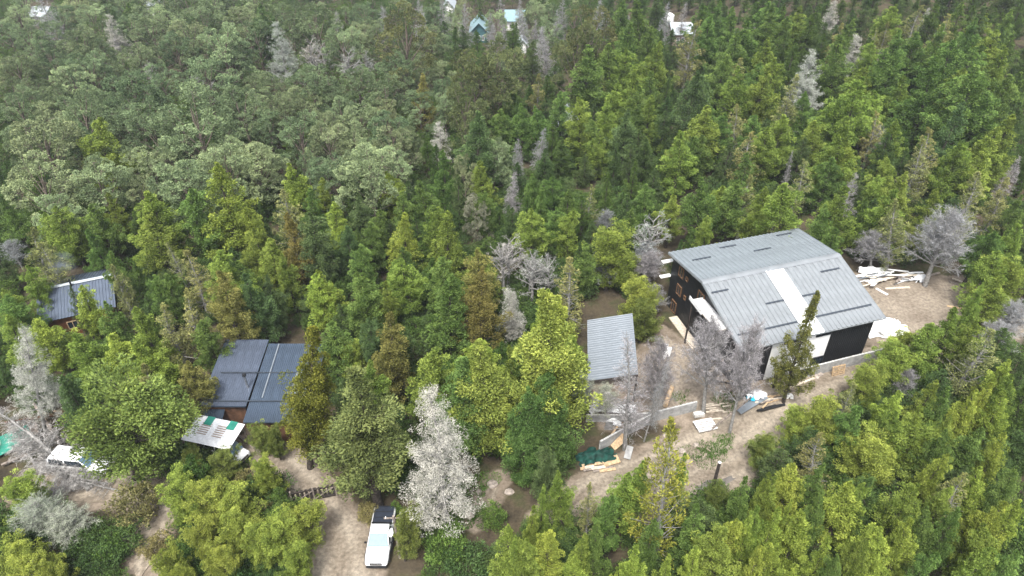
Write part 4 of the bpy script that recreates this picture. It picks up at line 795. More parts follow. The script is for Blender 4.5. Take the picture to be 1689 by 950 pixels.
# ---- far houses seen between the trees
def far_house(px, py, wpx, dm, hw, rf, wl_, lab, ridge='x', roof_h=1.6, turn=0.0, h_up=3.0):
    P = at(px, py, h_up); dep = proj(P)[2]; wd = wpx * dep / F; gz = float(g(P[0], P[1])); o = empty('house', (P[0], P[1], gz - .2), turn, label=lab, cat='house')
    a, b = wd / 2, dm / 2; h = hw + .2
    if ridge == 'x': pr = [(-b, 0), (b, 0), (b, h), (0, h + roof_h), (-b, h)]; ax, u, v, lo, hi = 'x', wd, dm, -a, a
    else: pr = [(-a, 0), (a, 0), (a, h), (0, h + roof_h), (-a, h)]; ax, u, v, lo, hi = 'y', dm, wd, -b, b
    MB().prism(pr, ax, lo, hi).build('wall', wl_, o)
    q = v / 2
    for s in (-1, 1):
        poly = [(0, h + roof_h + .05), (s * (q + .6), h - roof_h * .6 / q + .05), (s * (q + .6), h - roof_h * .6 / q + .2), (0, h + roof_h + .2)]
        MB().prism(poly, ax, lo - .5, hi + .5).build('roof', rf, o)
    if ridge == 'x': w4 = frame4((-a, -b - .01, 0), (1, 0, 0), (0, 0, 1))
    else: w4 = frame4((-a, -b - .01, 0), (1, 0, 0), (0, 0, 1))
    for k in (.25, .5, .75): window(o, w4, wd * k, hw * .55, min(1.4, wd * .16), 1.2, M['white'])
    return o
far_house(791, 38, 26, 9, 3.2, M['teal_roof'], M['far_teal_wall'], 'far house with pale teal gable roof near the top centre', 'y', 2.0, h_up=4)
far_house(850, 27, 30, 8, 3.0, M['teal_roof'], M['white'], 'far house with pale blue-grey roof right of the teal gable', 'x', 1.6)
far_house(862, 66, 12, 4, 2.6, M['pale_roof'], M['white'], 'small white hut behind the dark narrow conifer', 'y', 1.0)
far_house(741, 8, 14, 7, 4.5, M['pale_roof'], M['white'], 'white two-storey house cut by the top edge', 'y', 1.5, h_up=4)
far_house(1122, 44, 30, 8, 2.6, M['pale_roof'], M['beige'], 'far white-roofed house with round tank above the right forest', 'x', 1.2)
far_house(72, 20, 24, 8, 3.0, M['pale_roof'], M['white'], 'far white-roofed house at the top left corner', 'x', 1.4)
far_house(252, 10, 18, 8, 3.0, M['pale_roof'], M['white'], 'grey-roofed house among beeches at the top left', 'y', 1.8)
far_house(941, 182, 12, 4, 2.4, M['pale_roof'], M['white'], 'small white-roofed cabin in a gap of the middle forest', 'y', .8, h_up=2.5)
far_house(921, 200, 10, 4, 2.2, M['pale_roof'], M['white'], 'white tilted roof edge left of the forest gap cabin', 'x', .8, .4, h_up=2)
P = at(1107, 30, 4); tk = empty('water_tank', (P[0], P[1] + 2, float(g(P[0], P[1]))), label='round white water tank beside the far white-roofed house', cat='tank')
MB().tube([(0, 0, 2.2), (0, 0, 4.2), (0, 0, 4.6)], [1.1, 1.1, .4], 14).build('tank_body', M['white'], tk); MB().tube([(0, 0, 0), (0, 0, 2.2)], .8, 8).build('stand', M['concrete'], tk)
# ------------------------------------------------------------------ vehicles
def car(name, P, rz, label, cat, body_mt, long_bed=False, L=5.2, W=1.84, roof_mt=None):
    """front along +x; cabin lofted, glass set proud, wheels with tyre and rim"""
    o = empty(name, P, rz, label=label, cat=cat); h = L / 2; w = W / 2
    def ring(x, wd, z0, z1, r=.10):
        return [(x, -wd + r, z0), (x, wd - r, z0), (x, wd, z0 + r), (x, wd, z1 - r * 1.4), (x, wd - r * 1.6, z1), (x, -wd + r * 1.6, z1), (x, -wd, z1 - r * 1.4), (x, -wd, z0 + r)]
    hood = .98
    secs = [ring(-h, w * .93, .50, 1.02), ring(-h + .12, w * .99, .38, 1.08), ring(-h + 1.9, w, .36, 1.10), ring(.35, w, .36, 1.10), ring(h - 1.45, w, .36, 1.06), ring(h - .55, w * .985, .38, hood), ring(h - .15, w * .93, .42, hood - .06), ring(h, w * .82, .52, hood - .22)]
    body = MB().loft(secs).build('body', body_mt, o, bevel=0, smooth=True)
    c0, c1 = (-.62, 1.28) if long_bed else (-h + .15, 1.28)
    def cr(x, wd, z): return (x, wd, z)
    def cab_ring(z, a, b, wd): return [(a, -wd, z), (b, -wd * .96, z), (b, wd * .96, z), (a, wd, z)]
    MB().loft([cab_ring(1.06, c0, c1, w * .97), cab_ring(1.42, c0 + .10, c1 - .42, w * .90), cab_ring(1.72, c0 + .22, c1 - .86, w * .79), cab_ring(1.80, c0 + .34, c1 - 1.02, w * .72)]).build('cabin', roof_mt or body_mt, o, bevel=.05, smooth=True)
    def quad(nm, pts, mt):
        c = sum((Vector(p) for p in pts), Vector()) / 4; n = (Vector(pts[1]) - Vector(pts[0])).cross(Vector(pts[2]) - Vector(pts[0])).normalized()
        if n.dot(c - Vector((0, 0, 1.1))) < 0: n = -n
        a = [Vector(p) + n * .018 for p in pts]; b = [Vector(p) - n * .02 for p in pts]
        return MB().add(a + b, [(0, 1, 2, 3), (7, 6, 5, 4)] + [(i, (i + 1) % 4, 4 + (i + 1) % 4, 4 + i) for i in range(4)]).build(nm, mt, o)
    quad('windscreen', [(c1 - .02, -w * .88, 1.10), (c1 - .02, w * .88, 1.10), (c1 - .80, w * .74, 1.69), (c1 - .80, -w * .74, 1.69)], M['windscreen'])
    quad('rear_window', [(c0 + .02, -w * .82, 1.16), (c0 + .02, w * .82, 1.16), (c0 + .20, w * .74, 1.62), (c0 + .20, -w * .74, 1.62)], M['glass'])
    m_ = (c0 + c1 - .5) / 2
    for s in (-1, 1):
        for xa, xb, ta, tb in ((m_ + .06, c1 - .22, m_ + .06, c1 - .78), (c0 + .2, m_ - .06, c0 + .32, m_ - .06)):
            quad('side_window', [(xa, s * w * .955, 1.14), (xb, s * w * .955, 1.14), (tb, s * w * .81, 1.64), (ta, s * w * .81, 1.64)], M['glass'])
        MB().box((c1 - .35, s * (w + .10), 1.16), (.12, .2, .16)).build('mirror', M['black_trim'], o, bevel=.03)
        MB().loft([[(h - .30, s * w * .60, .72), (h - .30, s * w * .92, .72), (h - .30, s * w * .92, .90), (h - .30, s * w * .60, .90)], [(h - .015, s * w * .56, .68), (h - .11, s * w * .88, .68), (h - .13, s * w * .87, .86), (h - .06, s * w * .56, .84)]]).build('headlight', M['lamp'], o)
        MB().bar((c0, s * (w + .03), .42), (c1, s * (w + .03), .42), .14, .05).build('side_step', M['black_trim'], o)
        for xx in (-h + 1.0, h - .95):
            wh = MB().tube([(xx, s * (w - .20), .37), (xx, s * (w + .02), .37)], .37, 20).build('wheel', M['rubber'], o, bevel=.02); MB().tube([(xx, s * (w + .005), .37), (xx, s * (w + .03), .37)], .22, 14).build('rim', M['chrome'], wh)
            MB().tube([(xx + .47 * math.cos(a), s * (w + .005), .37 + .47 * math.sin(a)) for a in np.linspace(0, PI, 9)], .05, 6).build('wheel_arch', M['black_trim'], o)
    for s in (-1, 1):
        for xx in (c0 + .12, m_, c1 - .12): MB().box((xx, s * (w - .005), .76), (.018, .02, .62)).build('door_seam', M['black_trim'], o)
        for xx in (m_ + .18, c0 + .32): MB().box((xx, s * (w + .012), .93), (.16, .03, .035)).build('door_handle', M['chrome'], o)
    MB().box((h - .8, 0, 1.035), (.02, W * .8, .012)).build('hood_seam', M['black_trim'], o)
    for s in (-1, 1): MB().bar((c1 - .06, s * .1, 1.13), (c1 - .3, s * .62, 1.30), .02).build('wiper', M['black_trim'], o)
    MB().box((h - .02, 0, .48), (.22, W * .86, .22)).build('bumper', M['black_trim'], o, bevel=.05); MB().box((h - .015, 0, .76), (.10, W * .52, .20)).build('grille', M['black_trim'], o, bevel=.02)
    for k in range(3): MB().box((h + .04, 0, .70 + k * .06), (.02, W * .48, .018)).build('grille_bar', M['chrome'], o)
    if long_bed:
        MB().box((-h / 2 - .33, 0, 1.13), (h - .78, W * .86, .06)).build('bed_cover', M['navy'], o, bevel=.02)
        for k in range(4): MB().bar((-h / 2 - 1.15 + k * .52, -W * .42, 1.18), (-h / 2 - 1.15 + k * .52, W * .42, 1.18), .04).build('cover_bow', M['black_trim'], o)
        MB().bar((c0 - .1, -W * .40, 1.45), (c0 - .1, W * .40, 1.45), .06).build('sports_bar', M['black_trim'], o)
        for s in (-1, 1): MB().bar((c0 - .1, s * W * .40, 1.12), (c0 - .1, s * W * .40, 1.47), .06).build('bar_leg', M['black_trim'], o)
    return o
def on(px, py, dz=0.0): p = at(px, py); return (p[0], p[1], float(g(p[0], p[1])) + dz)
def heading(a, b): A, B = at(*a), at(*b); return math.atan2(B[1] - A[1], B[0] - A[0])
car('pickup', on(630, 893, .07), heading((635, 850), (622, 925)), 'white double-cab pickup with navy bed cover parked on the driveway', 'pickup', M['white_car'], True)
car('van', on(141, 771, .07), heading((90, 765), (190, 772)), 'old white van with a rounded cab half hidden behind fallen branches', 'van', M['white_car'], False, 5.6, 1.95)
car('sedan', on(378, 752, .03), heading((345, 735), (392, 758)), 'pale car nosing out from under the white carport roof', 'car', M['white_car'], False, 4.2, 1.7)
# ------------------------------------------------------------------ posts, gate, fences, walls
p = at(649, 851, 5.3); B = Vector((p[0], p[1], float(g(p[0], p[1]))))
lp = empty('street_lamp', B, label='wooden pole with white street lamp head beside the pickup', cat='street lamp')
MB().tube([(0, 0, -.2), (.02, 0, 2.5), (0, 0, 5.3)], [.13, .115, .095], 10).build('pole', M['grey_wood'], lp)
MB().bar((-.75, 0, 5.0), (.75, .05, 5.02), .09).build('crossarm', M['grey_wood'], lp)
for s in (-.6, .6): MB().tube([(s, 0, 5.05), (s, 0, 5.22)], [.05, .03], 8).build('insulator', M['white'], lp)
MB().tube([(0, -.05, 4.8), (-.02, -.5, 5.0), (-.05, -.9, 5.0)], .03, 6).build('arm', M['chrome'], lp)
MB().loft([[(-.05 + r * math.cos(a), y, 4.98 + .5 * r * math.sin(a)) for a in np.linspace(0, 2 * PI, 9)[:-1]] for y, r in ((-.8, .06), (-.95, .13), (-1.2, .2), (-1.45, .17), (-1.58, .05))]).build('lamp_head', M['white'], lp, smooth=True)
def lean_pole(name, a, b, r, mt, label, cat, extra=None):
    Bp = at(*b); d = ray(*a); t = Bp[1] / d[1]; T = np.array([d[0] * t, Bp[1], CAM_H + d[2] * t]); o = empty(name, Bp, label=label, cat=cat); v = Vector(T - Bp)
    MB().tube([v * -.05, v * .5, v], [r * 1.1, r, r * .85], 10).build('shaft', mt, o); MB().tube([v, v * 1.012], r * .9, 10).build('cap', M['white'], o); return o
lean_pole('utility_pole', (1187, 763), (1171, 822), .15, M['dark_wood'], 'dark wooden pole with pale top standing by the puddle', 'pole')
lean_pole('utility_pole', (1240, 655), (1168, 712), .09, M['grey_wood'], 'thin grey pole leaning right behind the white pallet', 'pole')
# dark wooden gate
A, Bq = at(484, 833), at(556, 818); gt = empty('gate', A, math.atan2(Bq[1] - A[1], Bq[0] - A[0]), label='dark wooden gate with cross brace standing open by the driveway', cat='gate'); wl = float(np.linalg.norm((Bq - A)[:2]))
for zz in (.25, 1.45): MB().bar((0, 0, zz), (wl, 0, zz), .10, .12).build('rail', M['dark_wood'], gt)
for k in range(10): MB().box((wl * (k + .5) / 10, .06, .85), (wl / 10 * .62, .04, 1.45)).build('board', M['dark_wood'], gt)
for xa, za, xb, zb_ in ((.05, .3, wl * .5, 1.4), (wl * .5, .3, wl - .05, 1.4)): MB().bar((xa, -.07, za), (xb, -.07, zb_), .05, .10).build('brace', M['grey_wood'], gt)
for xx in (0, wl / 2, wl): MB().bar((xx, -.02, -.1), (xx, -.02, 1.75), .13).build('post', M['grey_wood'], gt)
# block walls
def block_wall(pts, ht, lab, zbase=None, th_=.2, caps=True):
    Q = [at(*p_, ht) for p_ in pts]; o = empty('block_wall', (Q[0][0], Q[0][1], float(g(Q[0][0], Q[0][1]))), label=lab, cat='wall'); O = Vector(o.location)
    for i in range(len(Q) - 1):
        a, b = Vector(Q[i]), Vector(Q[i + 1]); d = b - a; n = max(1, int(round(Vector((d.x, d.y)).length / .4))); ang = math.atan2(d.y, d.x); sw = Vector((d.x, d.y)).length / n
        R = Matrix.Rotation(ang, 3, 'Z'); nc = max(1, int(round((ht + .3) / .2))); bb = MB(); top = MB()
        for k in range(n):
            for c in range(nc):
                c0 = a + d * ((k + .5 + (.25 if c % 2 else -.25) * 0) / n); zz = c0.z - .1 - c * .2; off = random.uniform(-.006, .006)
                bb.box(Vector((c0.x, c0.y, zz)) - O + R @ Vector((0, off, 0)), (sw - .012, th_, .188), R)
            c0 = a + d * ((k + .5) / n)
            for s in (-.25, .25): top.box(Vector((c0.x, c0.y, c0.z + .004)) - O + R @ Vector((s * sw, 0, 0)), (sw * .30, th_ * .55, .012), R)
            if random.random() < .75: top.box(Vector((c0.x, c0.y, c0.z + .02)) - O, (sw * .16, th_ * .96, .03), R)
        q = bb.build('blocks', M['concrete'], o); q['kind'] = 'stuff'
        q = top.build('block_tops', M['concrete_pale'], o); q['kind'] = 'stuff'
        mo = MB().box((a + b) / 2 - O + Vector((0, 0, -(ht + .3) / 2 - .006)), (d.length, th_ * .9, ht + .27), (Matrix.Rotation(ang, 3, 'Z') @ Matrix.Rotation(-math.atan2(d.z, Vector((d.x, d.y)).length), 3, 'Y'))).build('mortar', M['concrete_pale'], o)
    return o
block_wall([(1296, 614), (1342, 603.6), (1405, 588), (1478, 570)], 1.35, 'grey concrete block wall running along the road below the barn')
block_wall([(1150, 662), (1086, 678), (1040, 700), (990, 728)], 1.2, 'low grey concrete block wall in front of the shed plot')
block_wall([(967, 684), (1020, 684), (1072, 681)], .9, 'short pale block wall directly in front of the shed')
# ------------------------------------------------------------------ building materials and scrap
def plank(px, py, ln, ang, wd, th_, mt, lab, group=None, dz=0.0, tilt=0.0, name='plank', cat='plank', roll=0.0):
    p_ = on(px, py, dz + th_ / 2 + .06); b = MB(); n = 5
    secs = []
    for i in range(n):
        x = (i / (n - 1) - .5) * ln; sag = random.uniform(-.01, .01); secs.append([(x, -wd / 2, -th_ / 2 + sag), (x, wd / 2, -th_ / 2 + sag), (x, wd / 2, th_ / 2 + sag), (x, -wd / 2, th_ / 2 + sag)])
    o = b.loft(secs).build(name, mt, loc=p_, rot=(roll, tilt, ang)); return tag(o, lab, cat, group)
def pallet(px, py, rz, lab, tilt=0.0, mt='pale_wood', dz=.08, sx=1.2, sy=1.0):
    o = empty('pallet', on(px, py, dz), rz, label=lab, cat='pallet', group='pallets on the building plot'); o.rotation_euler = (tilt, 0, rz)
    for k in range(7): MB().box((0, -sy / 2 + .06 + k * (sy - .12) / 6, .135), (sx, .105, .022)).build('board', M[mt], o)
    for k in (-1, 0, 1): MB().box((k * (sx / 2 - .06), 0, .07), (.09, sy, .09)).build('bearer', M[mt], o)
    for k in (-1, 0, 1): MB().box((0, k * (sy / 2 - .06), .012), (sx, .1, .02)).build('bottom_board', M[mt], o)
    return o
pallet(1162, 706, .25, 'white pallet lying flat on the bare ground beside the road', mt='white', sx=1.9, sy=1.35, dz=.35)
pallet(1380, 617, TH, 'upright wooden pallet leaning on the block wall below the barn', tilt=1.35, mt='wood', dz=.45, sx=1.5, sy=1.3)
pallet(1007, 764, .35, 'small slatted pallet beside the green net heap', tilt=.2, mt='wood', sx=1.6, sy=.8, dz=.25)
pallet(1232, 633, .2, 'stack pallet standing among the timber at the barn porch', tilt=1.2, mt='pale_wood', dz=.5)
def crumple(name, px, py, sx, sy, sz, mt, lab, cat, seed, dz=0.0, group=None, rz=0.0, n=22, fold=.35):
    """a creased sheet heaped on the ground"""
    r = np.random.default_rng(seed); u = np.linspace(-1, 1, n); X, Y = np.meshgrid(u, u); ph = r.uniform(0, 6.28, 12); Z = np.zeros_like(X)
    for k in range(12):
        a = r.uniform(0, PI); f = r.uniform(2, 9); Z += np.abs(np.sin(f * (X * math.cos(a) + Y * math.sin(a)) + ph[k])) * r.uniform(.1, .3) * (1 if k % 2 else -.6)
    rad = np.hypot(X, Y); ed = 1 + .25 * np.sin(5 * np.arctan2(Y, X) + ph[0]) + .15 * np.sin(9 * np.arctan2(Y, X) + ph[1])
    Zz = np.clip((1 - rad / ed * .8), 0, 1) ** .6 * .8 + Z * fold; Zz = np.where(rad > ed * .98, np.minimum(Zz, .1), Zz); XX = X * np.minimum(1, ed); YY = Y * np.minimum(1, ed)
    I = np.arange(n * n).reshape(n, n); Qq = np.stack([I[:-1, :-1], I[:-1, 1:], I[1:, 1:], I[1:, :-1]], -1).reshape(-1, 4)
    m = mesh_np(name, np.stack([XX * sx, YY * sy, np.maximum(Zz, -.02) * sz], -1), Qq, mat=mt, smooth='net' in name); o = link(name, m, loc=on(px, py, dz + .06), rot=(0, 0, rz)); return tag(o, lab, cat, group)
# scrap heap behind the yard (white and grey offcuts, one by one)
rr = random.Random(5)
for k in range(34):
    px = rr.uniform(1418, 1512); py = 463 + rr.gauss(0, 4) + (px - 1465) * -.02; mt = rr.choice([M['white'], M['white'], M['white_plastic'], M['shed_roof'], M['pale_wood'], M['grey_wood']])
    plank(px, py, rr.uniform(1.2, 4.2), rr.gauss(.12, .28), rr.uniform(.15, .45), .04, mt, 'pale offcut lying in the scrap heap at the back of the yard', 'offcuts in the yard scrap heap', dz=rr.uniform(0, .7), tilt=rr.gauss(0, .08), name='offcut', cat='offcut', roll=rr.gauss(0, .2))
crumple('plastic_sheet', 1436, 452, 1.5, .9, 1.1, M['white_plastic'], 'crumpled white sheet on top of the yard scrap heap', 'plastic sheet', 3, group='crumpled white sheets')
crumple('plastic_sheet', 1517, 463, .8, .6, .9, M['white_plastic'], 'small white bag beside the leaning grey tree of the yard', 'bag', 4)
crumple('rubble_heap', 1459, 546, 2.3, 1.5, 1.1, M['white'], 'heap of white rubble and sacks at the right end of the barn', 'rubble heap', 8, n=34, fold=.55)
for k in range(10): plank(1459 + rr.uniform(-22, 26), 549 + rr.uniform(-10, 10), rr.uniform(.6, 1.6), rr.uniform(0, 3.1), rr.uniform(.2, .5), .06, M['white'], 'white board thrown on the rubble heap beside the barn', 'boards on the white rubble heap', dz=rr.uniform(.2, .7), tilt=rr.gauss(0, .2), name='rubble_board', cat='board')
for px, py, ln, an, mt, lab in ((1533, 455, 3.2, .35, 'grey_wood', 'grey plank right of the leaning tree at the back of the yard'), (1597, 470, 3.6, -.75, 'pale_wood', 'pale timber frame side at the right edge of the yard'), (1590, 474, 3.4, -.7, 'grey_wood', 'grey timber beside the pale one at the yard edge'),
    (1575, 508, 1.7, -.3, 'wood', 'yellowish board lying alone on the yard'), (1454, 482, 1.5, -1.0, 'white', 'white lath on the yard in front of the scrap heap'), (1480, 476, 3.0, .1, 'pale_wood', 'long pale board below the scrap heap')):
    plank(px, py, ln, an, .3, .08, M[mt], lab, name='timber', cat='timber')
# beside the road: sheet, planks, pipes, bags
plank(1239, 671, 3.4, .5, .75, .05, M['shed_roof'], 'grey metal sheet sloping off the roadside timber pile', dz=.35, tilt=-.16, name='metal_sheet', cat='metal sheet')
crumple('plastic_sheet', 1246, 657, 1.0, .6, .6, M['white_plastic'], 'white plastic wrap on the roadside timber pile', 'plastic sheet', 12, dz=.25)
crumple('bag', 1236, 663, .38, .34, .45, M['blue_bag'], 'bright blue bag on the roadside timber pile', 'bag', 13, dz=.35)
for k in range(9): plank(1268 + rr.uniform(-14, 14), 662 + rr.uniform(-7, 8), rr.uniform(1.4, 2.8), rr.gauss(.35, .25), .16, .07, rr.choice([M['grey_wood'], M['wood'], M['pale_wood']]), 'weathered plank in the roadside timber pile', 'planks of the roadside timber pile', dz=rr.uniform(0, .3), tilt=rr.gauss(0, .06), cat='plank')
for k in range(7): plank(1267 + k * 1.4, 673 + (k % 3) * 1.6, 2.6, .33 + rr.gauss(0, .04), .14, .12, M['black_trim'], 'black beam stacked at the roadside timber pile', 'black beams by the road', dz=(k % 3) * .1, name='beam', cat='beam')
plank(1305, 679, .7, -.4, .14, .05, M['pale_wood'], 'short pale lath alone on the road right of the black beams', name='lath', cat='lath')
plank(1325, 632, 4.2, .45, .2, .1, M['pale_wood'], 'long pale beam along the road edge below the block wall', name='beam', cat='beam')
crumple('bag', 1301, 656, .35, .3, .5, M['white'], 'white sack at the foot of the leaning roadside cypress', 'bag', 15)
for px, py, ln, an, mt, tl in ((1188, 610, 2.6, 1.1, 'wood', .9), (1197, 626, 2.8, 1.3, 'pale_wood', .8), (1208, 640, 2.4, .9, 'wood', .7), (1202, 655, 3.0, 1.8, 'grey_wood', .6), (1216, 648, 2.6, 1.5, 'wood', .9), (1222, 620, 2.2, .4, 'pale_wood', .5), (1190, 640, 3.0, 2.2, 'dark_wood', .5), (1179, 600, 2.0, .2, 'wood', .2), (1212, 668, 2.6, 2.0, 'grey_wood', .9), (1226, 655, 2.4, .8, 'dark_wood', .8)):
    plank(px, py, ln, an, .28, .05, M[mt], 'board propped among the timber in front of the barn porch', 'boards propped at the barn porch', dz=ln / 2 * math.sin(tl), tilt=tl, name='board', cat='board')
b = MB().tube([(-1.4, 0, .25), (0, 0, .26), (1.4, 0, .24)], [.24, .25, .22], 12).build('log', M['log'], loc=on(1102, 657, .05), rot=(0, 0, 1.15)); tag(b, 'fresh pale log lying inside the low block wall', 'log')
for k, (px, py) in enumerate(((1092, 582), (1097, 586), (1103, 583), (1098, 578))): plank(px, py, 1.6, 1.0 + .1 * k, .4, .05, M['white'], 'white panel on the ground between shed and barn', 'white panels between shed and barn', dz=.05 * k, name='panel', cat='panel')
plank(1152, 686, 1.0, .2, .5, .35, M['concrete_pale'], 'pale concrete block at the foot of the fluffy bare tree', name='concrete_block', cat='block')
for k in range(12): plank(1165 + rr.uniform(0, 42), 680 + rr.uniform(-14, 14), 1.3, .15, .16, .04, M['pale_wood'], 'pale lath laid as a step track beside the low wall', 'laths of the step track', name='lath', cat='lath')
for k in range(8): plank(1000 + rr.uniform(-20, 60), 668 + rr.uniform(-7, 12), rr.uniform(1.0, 2.6), rr.uniform(-.4, .6), rr.uniform(.3, .8), .04, M['white_plastic'], 'white sheet lying before the front wall of the shed', 'white sheets before the shed', dz=rr.uniform(0, .4), tilt=rr.gauss(0, .15), name='white_sheet', cat='sheet')
crumple('plastic_sheet', 1012, 697, .7, .6, .6, M['white_plastic'], 'white bundle behind the thin dead tree at the shed', 'bundle', 21)
# green net heap and boards
crumple('shade_net', 981, 757, 1.8, .9, 1.1, M['green_tarp'], 'dark green shade net heaped over boards left of the road', 'net', 31, rz=.2, fold=.25)
crumple('shade_net', 1003, 757, .9, .4, .5, M['green_tarp'], 'small fold of dark green net right of the heap', 'net', 32, rz=.3)
for k in range(9): plank(984 + rr.uniform(-14, 22), 771 + rr.uniform(-5, 6), rr.uniform(.8, 2.0), rr.gauss(.15, .3), .3, .05, rr.choice([M['wood'], M['pale_wood'], M['grey_wood']]), 'board sticking out under the green net heap', 'boards under the green net', dz=rr.uniform(0, .25), name='board', cat='board')
plank(1018, 731, 1.6, .5, 1.2, .03, M['wood'], 'brown plywood sheet leaning behind the green net heap', dz=.3, tilt=-.5, name='plywood_sheet', cat='plywood')
plank(1010, 722, 1.6, .9, .15, .06, M['wood'], 'timber lath crossing the plywood sheet', dz=.6, tilt=-.3, name='lath', cat='lath')
plank(1046, 704, 3.6, .55, .3, .1, M['pale_wood'], 'pale beam lying along the foot of the low block wall', dz=.2, tilt=-.1, name='beam', cat='beam')
plank(1036, 752, 1.2, 1.2, .6, .04, M['concrete'], 'grey slab standing right of the plywood sheet', dz=.4, tilt=-.5, name='slab', cat='slab')
plank(1003, 712, 1.6, 1.5, .7, .08, M['concrete'], 'upright grey panel left of the thin dead tree', dz=.7, tilt=1.3, name='panel', cat='panel')
# left corner: teal sheet, rusty posts, logs
A = atz(0, 742, 1.2); o = empty('roof_sheet_stack', on(24, 735, .35), .55, label='teal corrugated sheet lying sloped at the left edge', cat='metal sheet'); o.rotation_euler = (.25, -.1, .62)
link('sheet', ribbed_mesh('sheet', 2.0, 4.2, M['teal_sheet'], .2, .03), o, mat4=Matrix.Rotation(-PI / 2, 4, 'Z') @ Matrix.Translation((-1.0, -2.6, .4)))
MB().box((0, 0, .2), (4.6, 1.6, .3)).build('timber_base', M['grey_wood'], o)
for px, py, ln, an, mt, tl, lab in ((62, 705, 4.5, .9, 'red_wall', .5, 'rust-brown beam leaning behind the teal sheet'), (85, 712, 5.5, -.75, 'grey_wood', .35, 'long grey pole slanting down towards the white van'), (48, 752, 4.2, .7, 'grey_wood', .05, 'weathered boards below the teal sheet'), (100, 700, 3.0, 1.4, 'wood', .9, 'upright brown post left of the olive tree'), (120, 694, 3.0, 1.2, 'wood', .8, 'second brown post near the olive tree'),
    (412, 735, 3.6, -.65, 'grey_wood', .05, 'grey log right of the carport'), (424, 742, 3.2, -.6, 'grey_wood', .03, 'lower grey log right of the carport')):
    plank(px, py, ln, an, .22, .16, M[mt], lab, dz=max(0, ln / 2 * math.sin(tl)), tilt=tl, name='timber', cat='timber')
# stones
for k, (px, py, s_) in enumerate(((774, 852, .45), (776, 838, .3), (812, 800, .5), (840, 812, .4), (1098, 718, .3), (1148, 735, .3), (1125, 745, .35), (1345, 622, .4), (1352, 618, .35), (790, 812, .3))):
    bm = bmesh.new(); bmesh.ops.create_icosphere(bm, subdivisions=2, radius=s_)
    for v in bm.verts: v.co = Vector((v.co.x * rr.uniform(.8, 1.2), v.co.y * rr.uniform(.75, 1.1), v.co.z * rr.uniform(.5, .75)))
    m = bpy.data.meshes.new('stone'); bm.to_mesh(m); bm.free(); m.materials.append(M['rock'])
    tag(link('stone', m, loc=on(px, py, s_ * .15), rot=(0, 0, rr.uniform(0, 6))), 'loose grey-brown stone on bare earth', 'stone', 'loose stones')
# fallen bare branches in front of the van, each a lying dead limb
fb = VAR['d']; lying = [((150, 808), (30, 700), .55), ((175, 800), (80, 790), .40), ((60, 800), (110, 720), .5), ((120, 812), (190, 775), .35), ((20, 800), (95, 770), .45), ((95, 815), (130, 760), .4), ((160, 795), (110, 775), .4), ((60, 770), (30, 720), .4), ((200, 812), (120, 800), .4), ((40, 820), (130, 815), .4), ((110, 790), (190, 790), .4)]
for i, (a, b, s_) in enumerate(lying):
    A, Bt = at(*a), at(*b); v = Vector(Bt - A); v.z = .22 * v.length; ro = empty('fallen_branch', (A[0], A[1], A[2] + .15), label='fallen whitish branch with fine twigs lying before the white van', cat='branch', group='fallen branches before the van')
    ro.rotation_mode = 'QUATERNION'; ro.rotation_quaternion = v.to_track_quat('Z', 'Y'); k_ = v.length / 14.0; k_ = max(k_, .26); ro.scale = (k_ * 1.5, k_ * 1.0, k_)
    vr = VAR['w' if i % 2 else 'd'][i % 2]; c = link('twigs', vr['crown'], ro); c.color = (.50, .48, .46, 1); link('limb', vr['trunk'], ro)
# ------------------------------------------------------------------ grass patches
V = []; T = []
for px, py, r_, n_ in ((780, 800, 2.2, 1500), (768, 850, 1.5, 1500), (755, 835, 1.0, 500), (1180, 742, 1.6, 900), (1160, 752, 1.8, 800), (1195, 725, .9, 350), (1120, 655, 1.0, 250), (1200, 660, 1.4, 700)):
    c = at(px, py)
    for _ in range(n_):
        a = random.uniform(0, 6.28); q = r_ * math.sqrt(random.random()) * (.75 + .25 * math.sin(3 * a)); x, y = c[0] + 1.3 * q * math.cos(a), c[1] + q * math.sin(a); z = float(g(x, y)) + .04; h_ = random.uniform(.12, .32); b_a = random.uniform(0, 6.28); w_ = .035
        k = len(V); V += [(x - w_ * math.cos(b_a), y - w_ * math.sin(b_a), z), (x + w_ * math.cos(b_a), y + w_ * math.sin(b_a), z), (x + random.gauss(0, .1), y + random.gauss(0, .1), z + h_)]; T.append((k, k + 1, k + 2))
tag(link('grass', mesh_np('grass', V, T=T, mat=M['grass'])), 'short green grass tufts on the bare plots', 'grass', kind='stuff')
# ------------------------------------------------------------------ labels of look-alikes tell their order from left to right
ONES = ORD + ['seventeenth', 'eighteenth', 'nineteenth', 'twentieth'] + ['twenty-' + q for q in ORD[:9]] + ['thirtieth'] + ['thirty-' + q for q in ORD[:9]]
same = {}
for o in C.objects:
    if o.parent is None and 'label' in o and 'kind' not in o: same.setdefault(o['label'], []).append(o)
for lab, os_ in same.items():
    if len(os_) > 1 and len(os_) <= len(ONES):
        os_.sort(key=lambda o: proj(np.array(o.location))[0])
        for k, o in enumerate(os_): o['label'] = f'{ONES[k]} from left: {lab}'
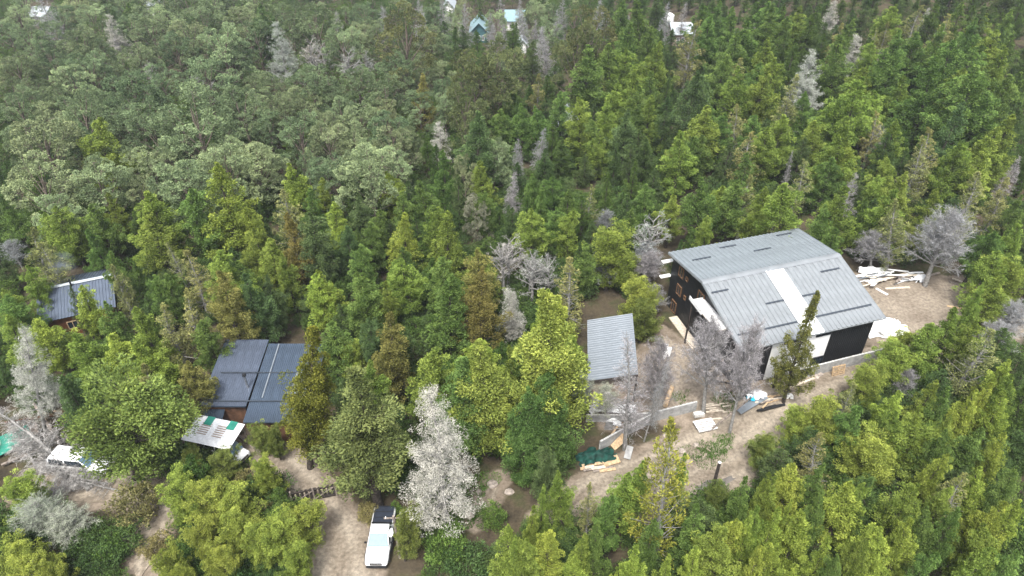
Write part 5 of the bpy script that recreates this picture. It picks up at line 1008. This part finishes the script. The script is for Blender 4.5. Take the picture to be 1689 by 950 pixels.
# ------------------------------------------------------------------ smoke over the cabin
m, n, b, out = new_mat('smoke'); n.nodes.remove(b); pv = n.nodes.new('ShaderNodeVolumePrincipled'); pv.inputs['Color'].default_value = (.72, .84, 1, 1)
tc = n.nodes.new('ShaderNodeTexCoord'); nz = n.nodes.new('ShaderNodeTexNoise'); nz.inputs['Scale'].default_value = 1.1; nz.inputs['Detail'].default_value = 3; n.links.new(tc.outputs['Object'], nz.inputs['Vector'])
ln_ = n.nodes.new('ShaderNodeVectorMath'); ln_.operation = 'LENGTH'; n.links.new(tc.outputs['Object'], ln_.inputs[0])
f1 = n.nodes.new('ShaderNodeMapRange'); f1.inputs[1].default_value = 1.0; f1.inputs[2].default_value = .1; f1.inputs[3].default_value = 0; f1.inputs[4].default_value = 1; n.links.new(ln_.outputs['Value'], f1.inputs[0])
f2 = n.nodes.new('ShaderNodeMapRange'); f2.inputs[1].default_value = .42; f2.inputs[2].default_value = .7; f2.inputs[4].default_value = .55; n.links.new(nz.outputs[0], f2.inputs[0])
mu = n.nodes.new('ShaderNodeMath'); mu.operation = 'MULTIPLY'; n.links.new(f1.outputs[0], mu.inputs[0]); n.links.new(f2.outputs[0], mu.inputs[1]); n.links.new(mu.outputs[0], pv.inputs['Density']); n.links.new(pv.outputs[0], out.inputs['Volume'])
bm = bmesh.new(); bmesh.ops.create_icosphere(bm, subdivisions=3, radius=1.0); me = bpy.data.meshes.new('smoke'); bm.to_mesh(me); bm.free(); me.materials.append(m)
tag(link('smoke', me, loc=smoke_at + Vector((-.6, .6, .9)), scale=(2.0, 1.6, 1.5)), 'thin bluish smoke puff over the ribbed cabin roof', 'smoke', kind='stuff')
# ------------------------------------------------------------------ the air
if HAZE > 0:
    m, n, b, out = new_mat('haze'); n.nodes.remove(b); pv = n.nodes.new('ShaderNodeVolumePrincipled'); pv.inputs['Color'].default_value = (.86, .93, 1, 1); pv.inputs['Density'].default_value = HAZE; pv.inputs['Anisotropy'].default_value = .2; n.links.new(pv.outputs[0], out.inputs['Volume'])
    tag(MB().box((0, 1250, 20), (5400, 5900, 104)).build('haze', m), 'pale even air over the whole valley', 'haze', kind='stuff')
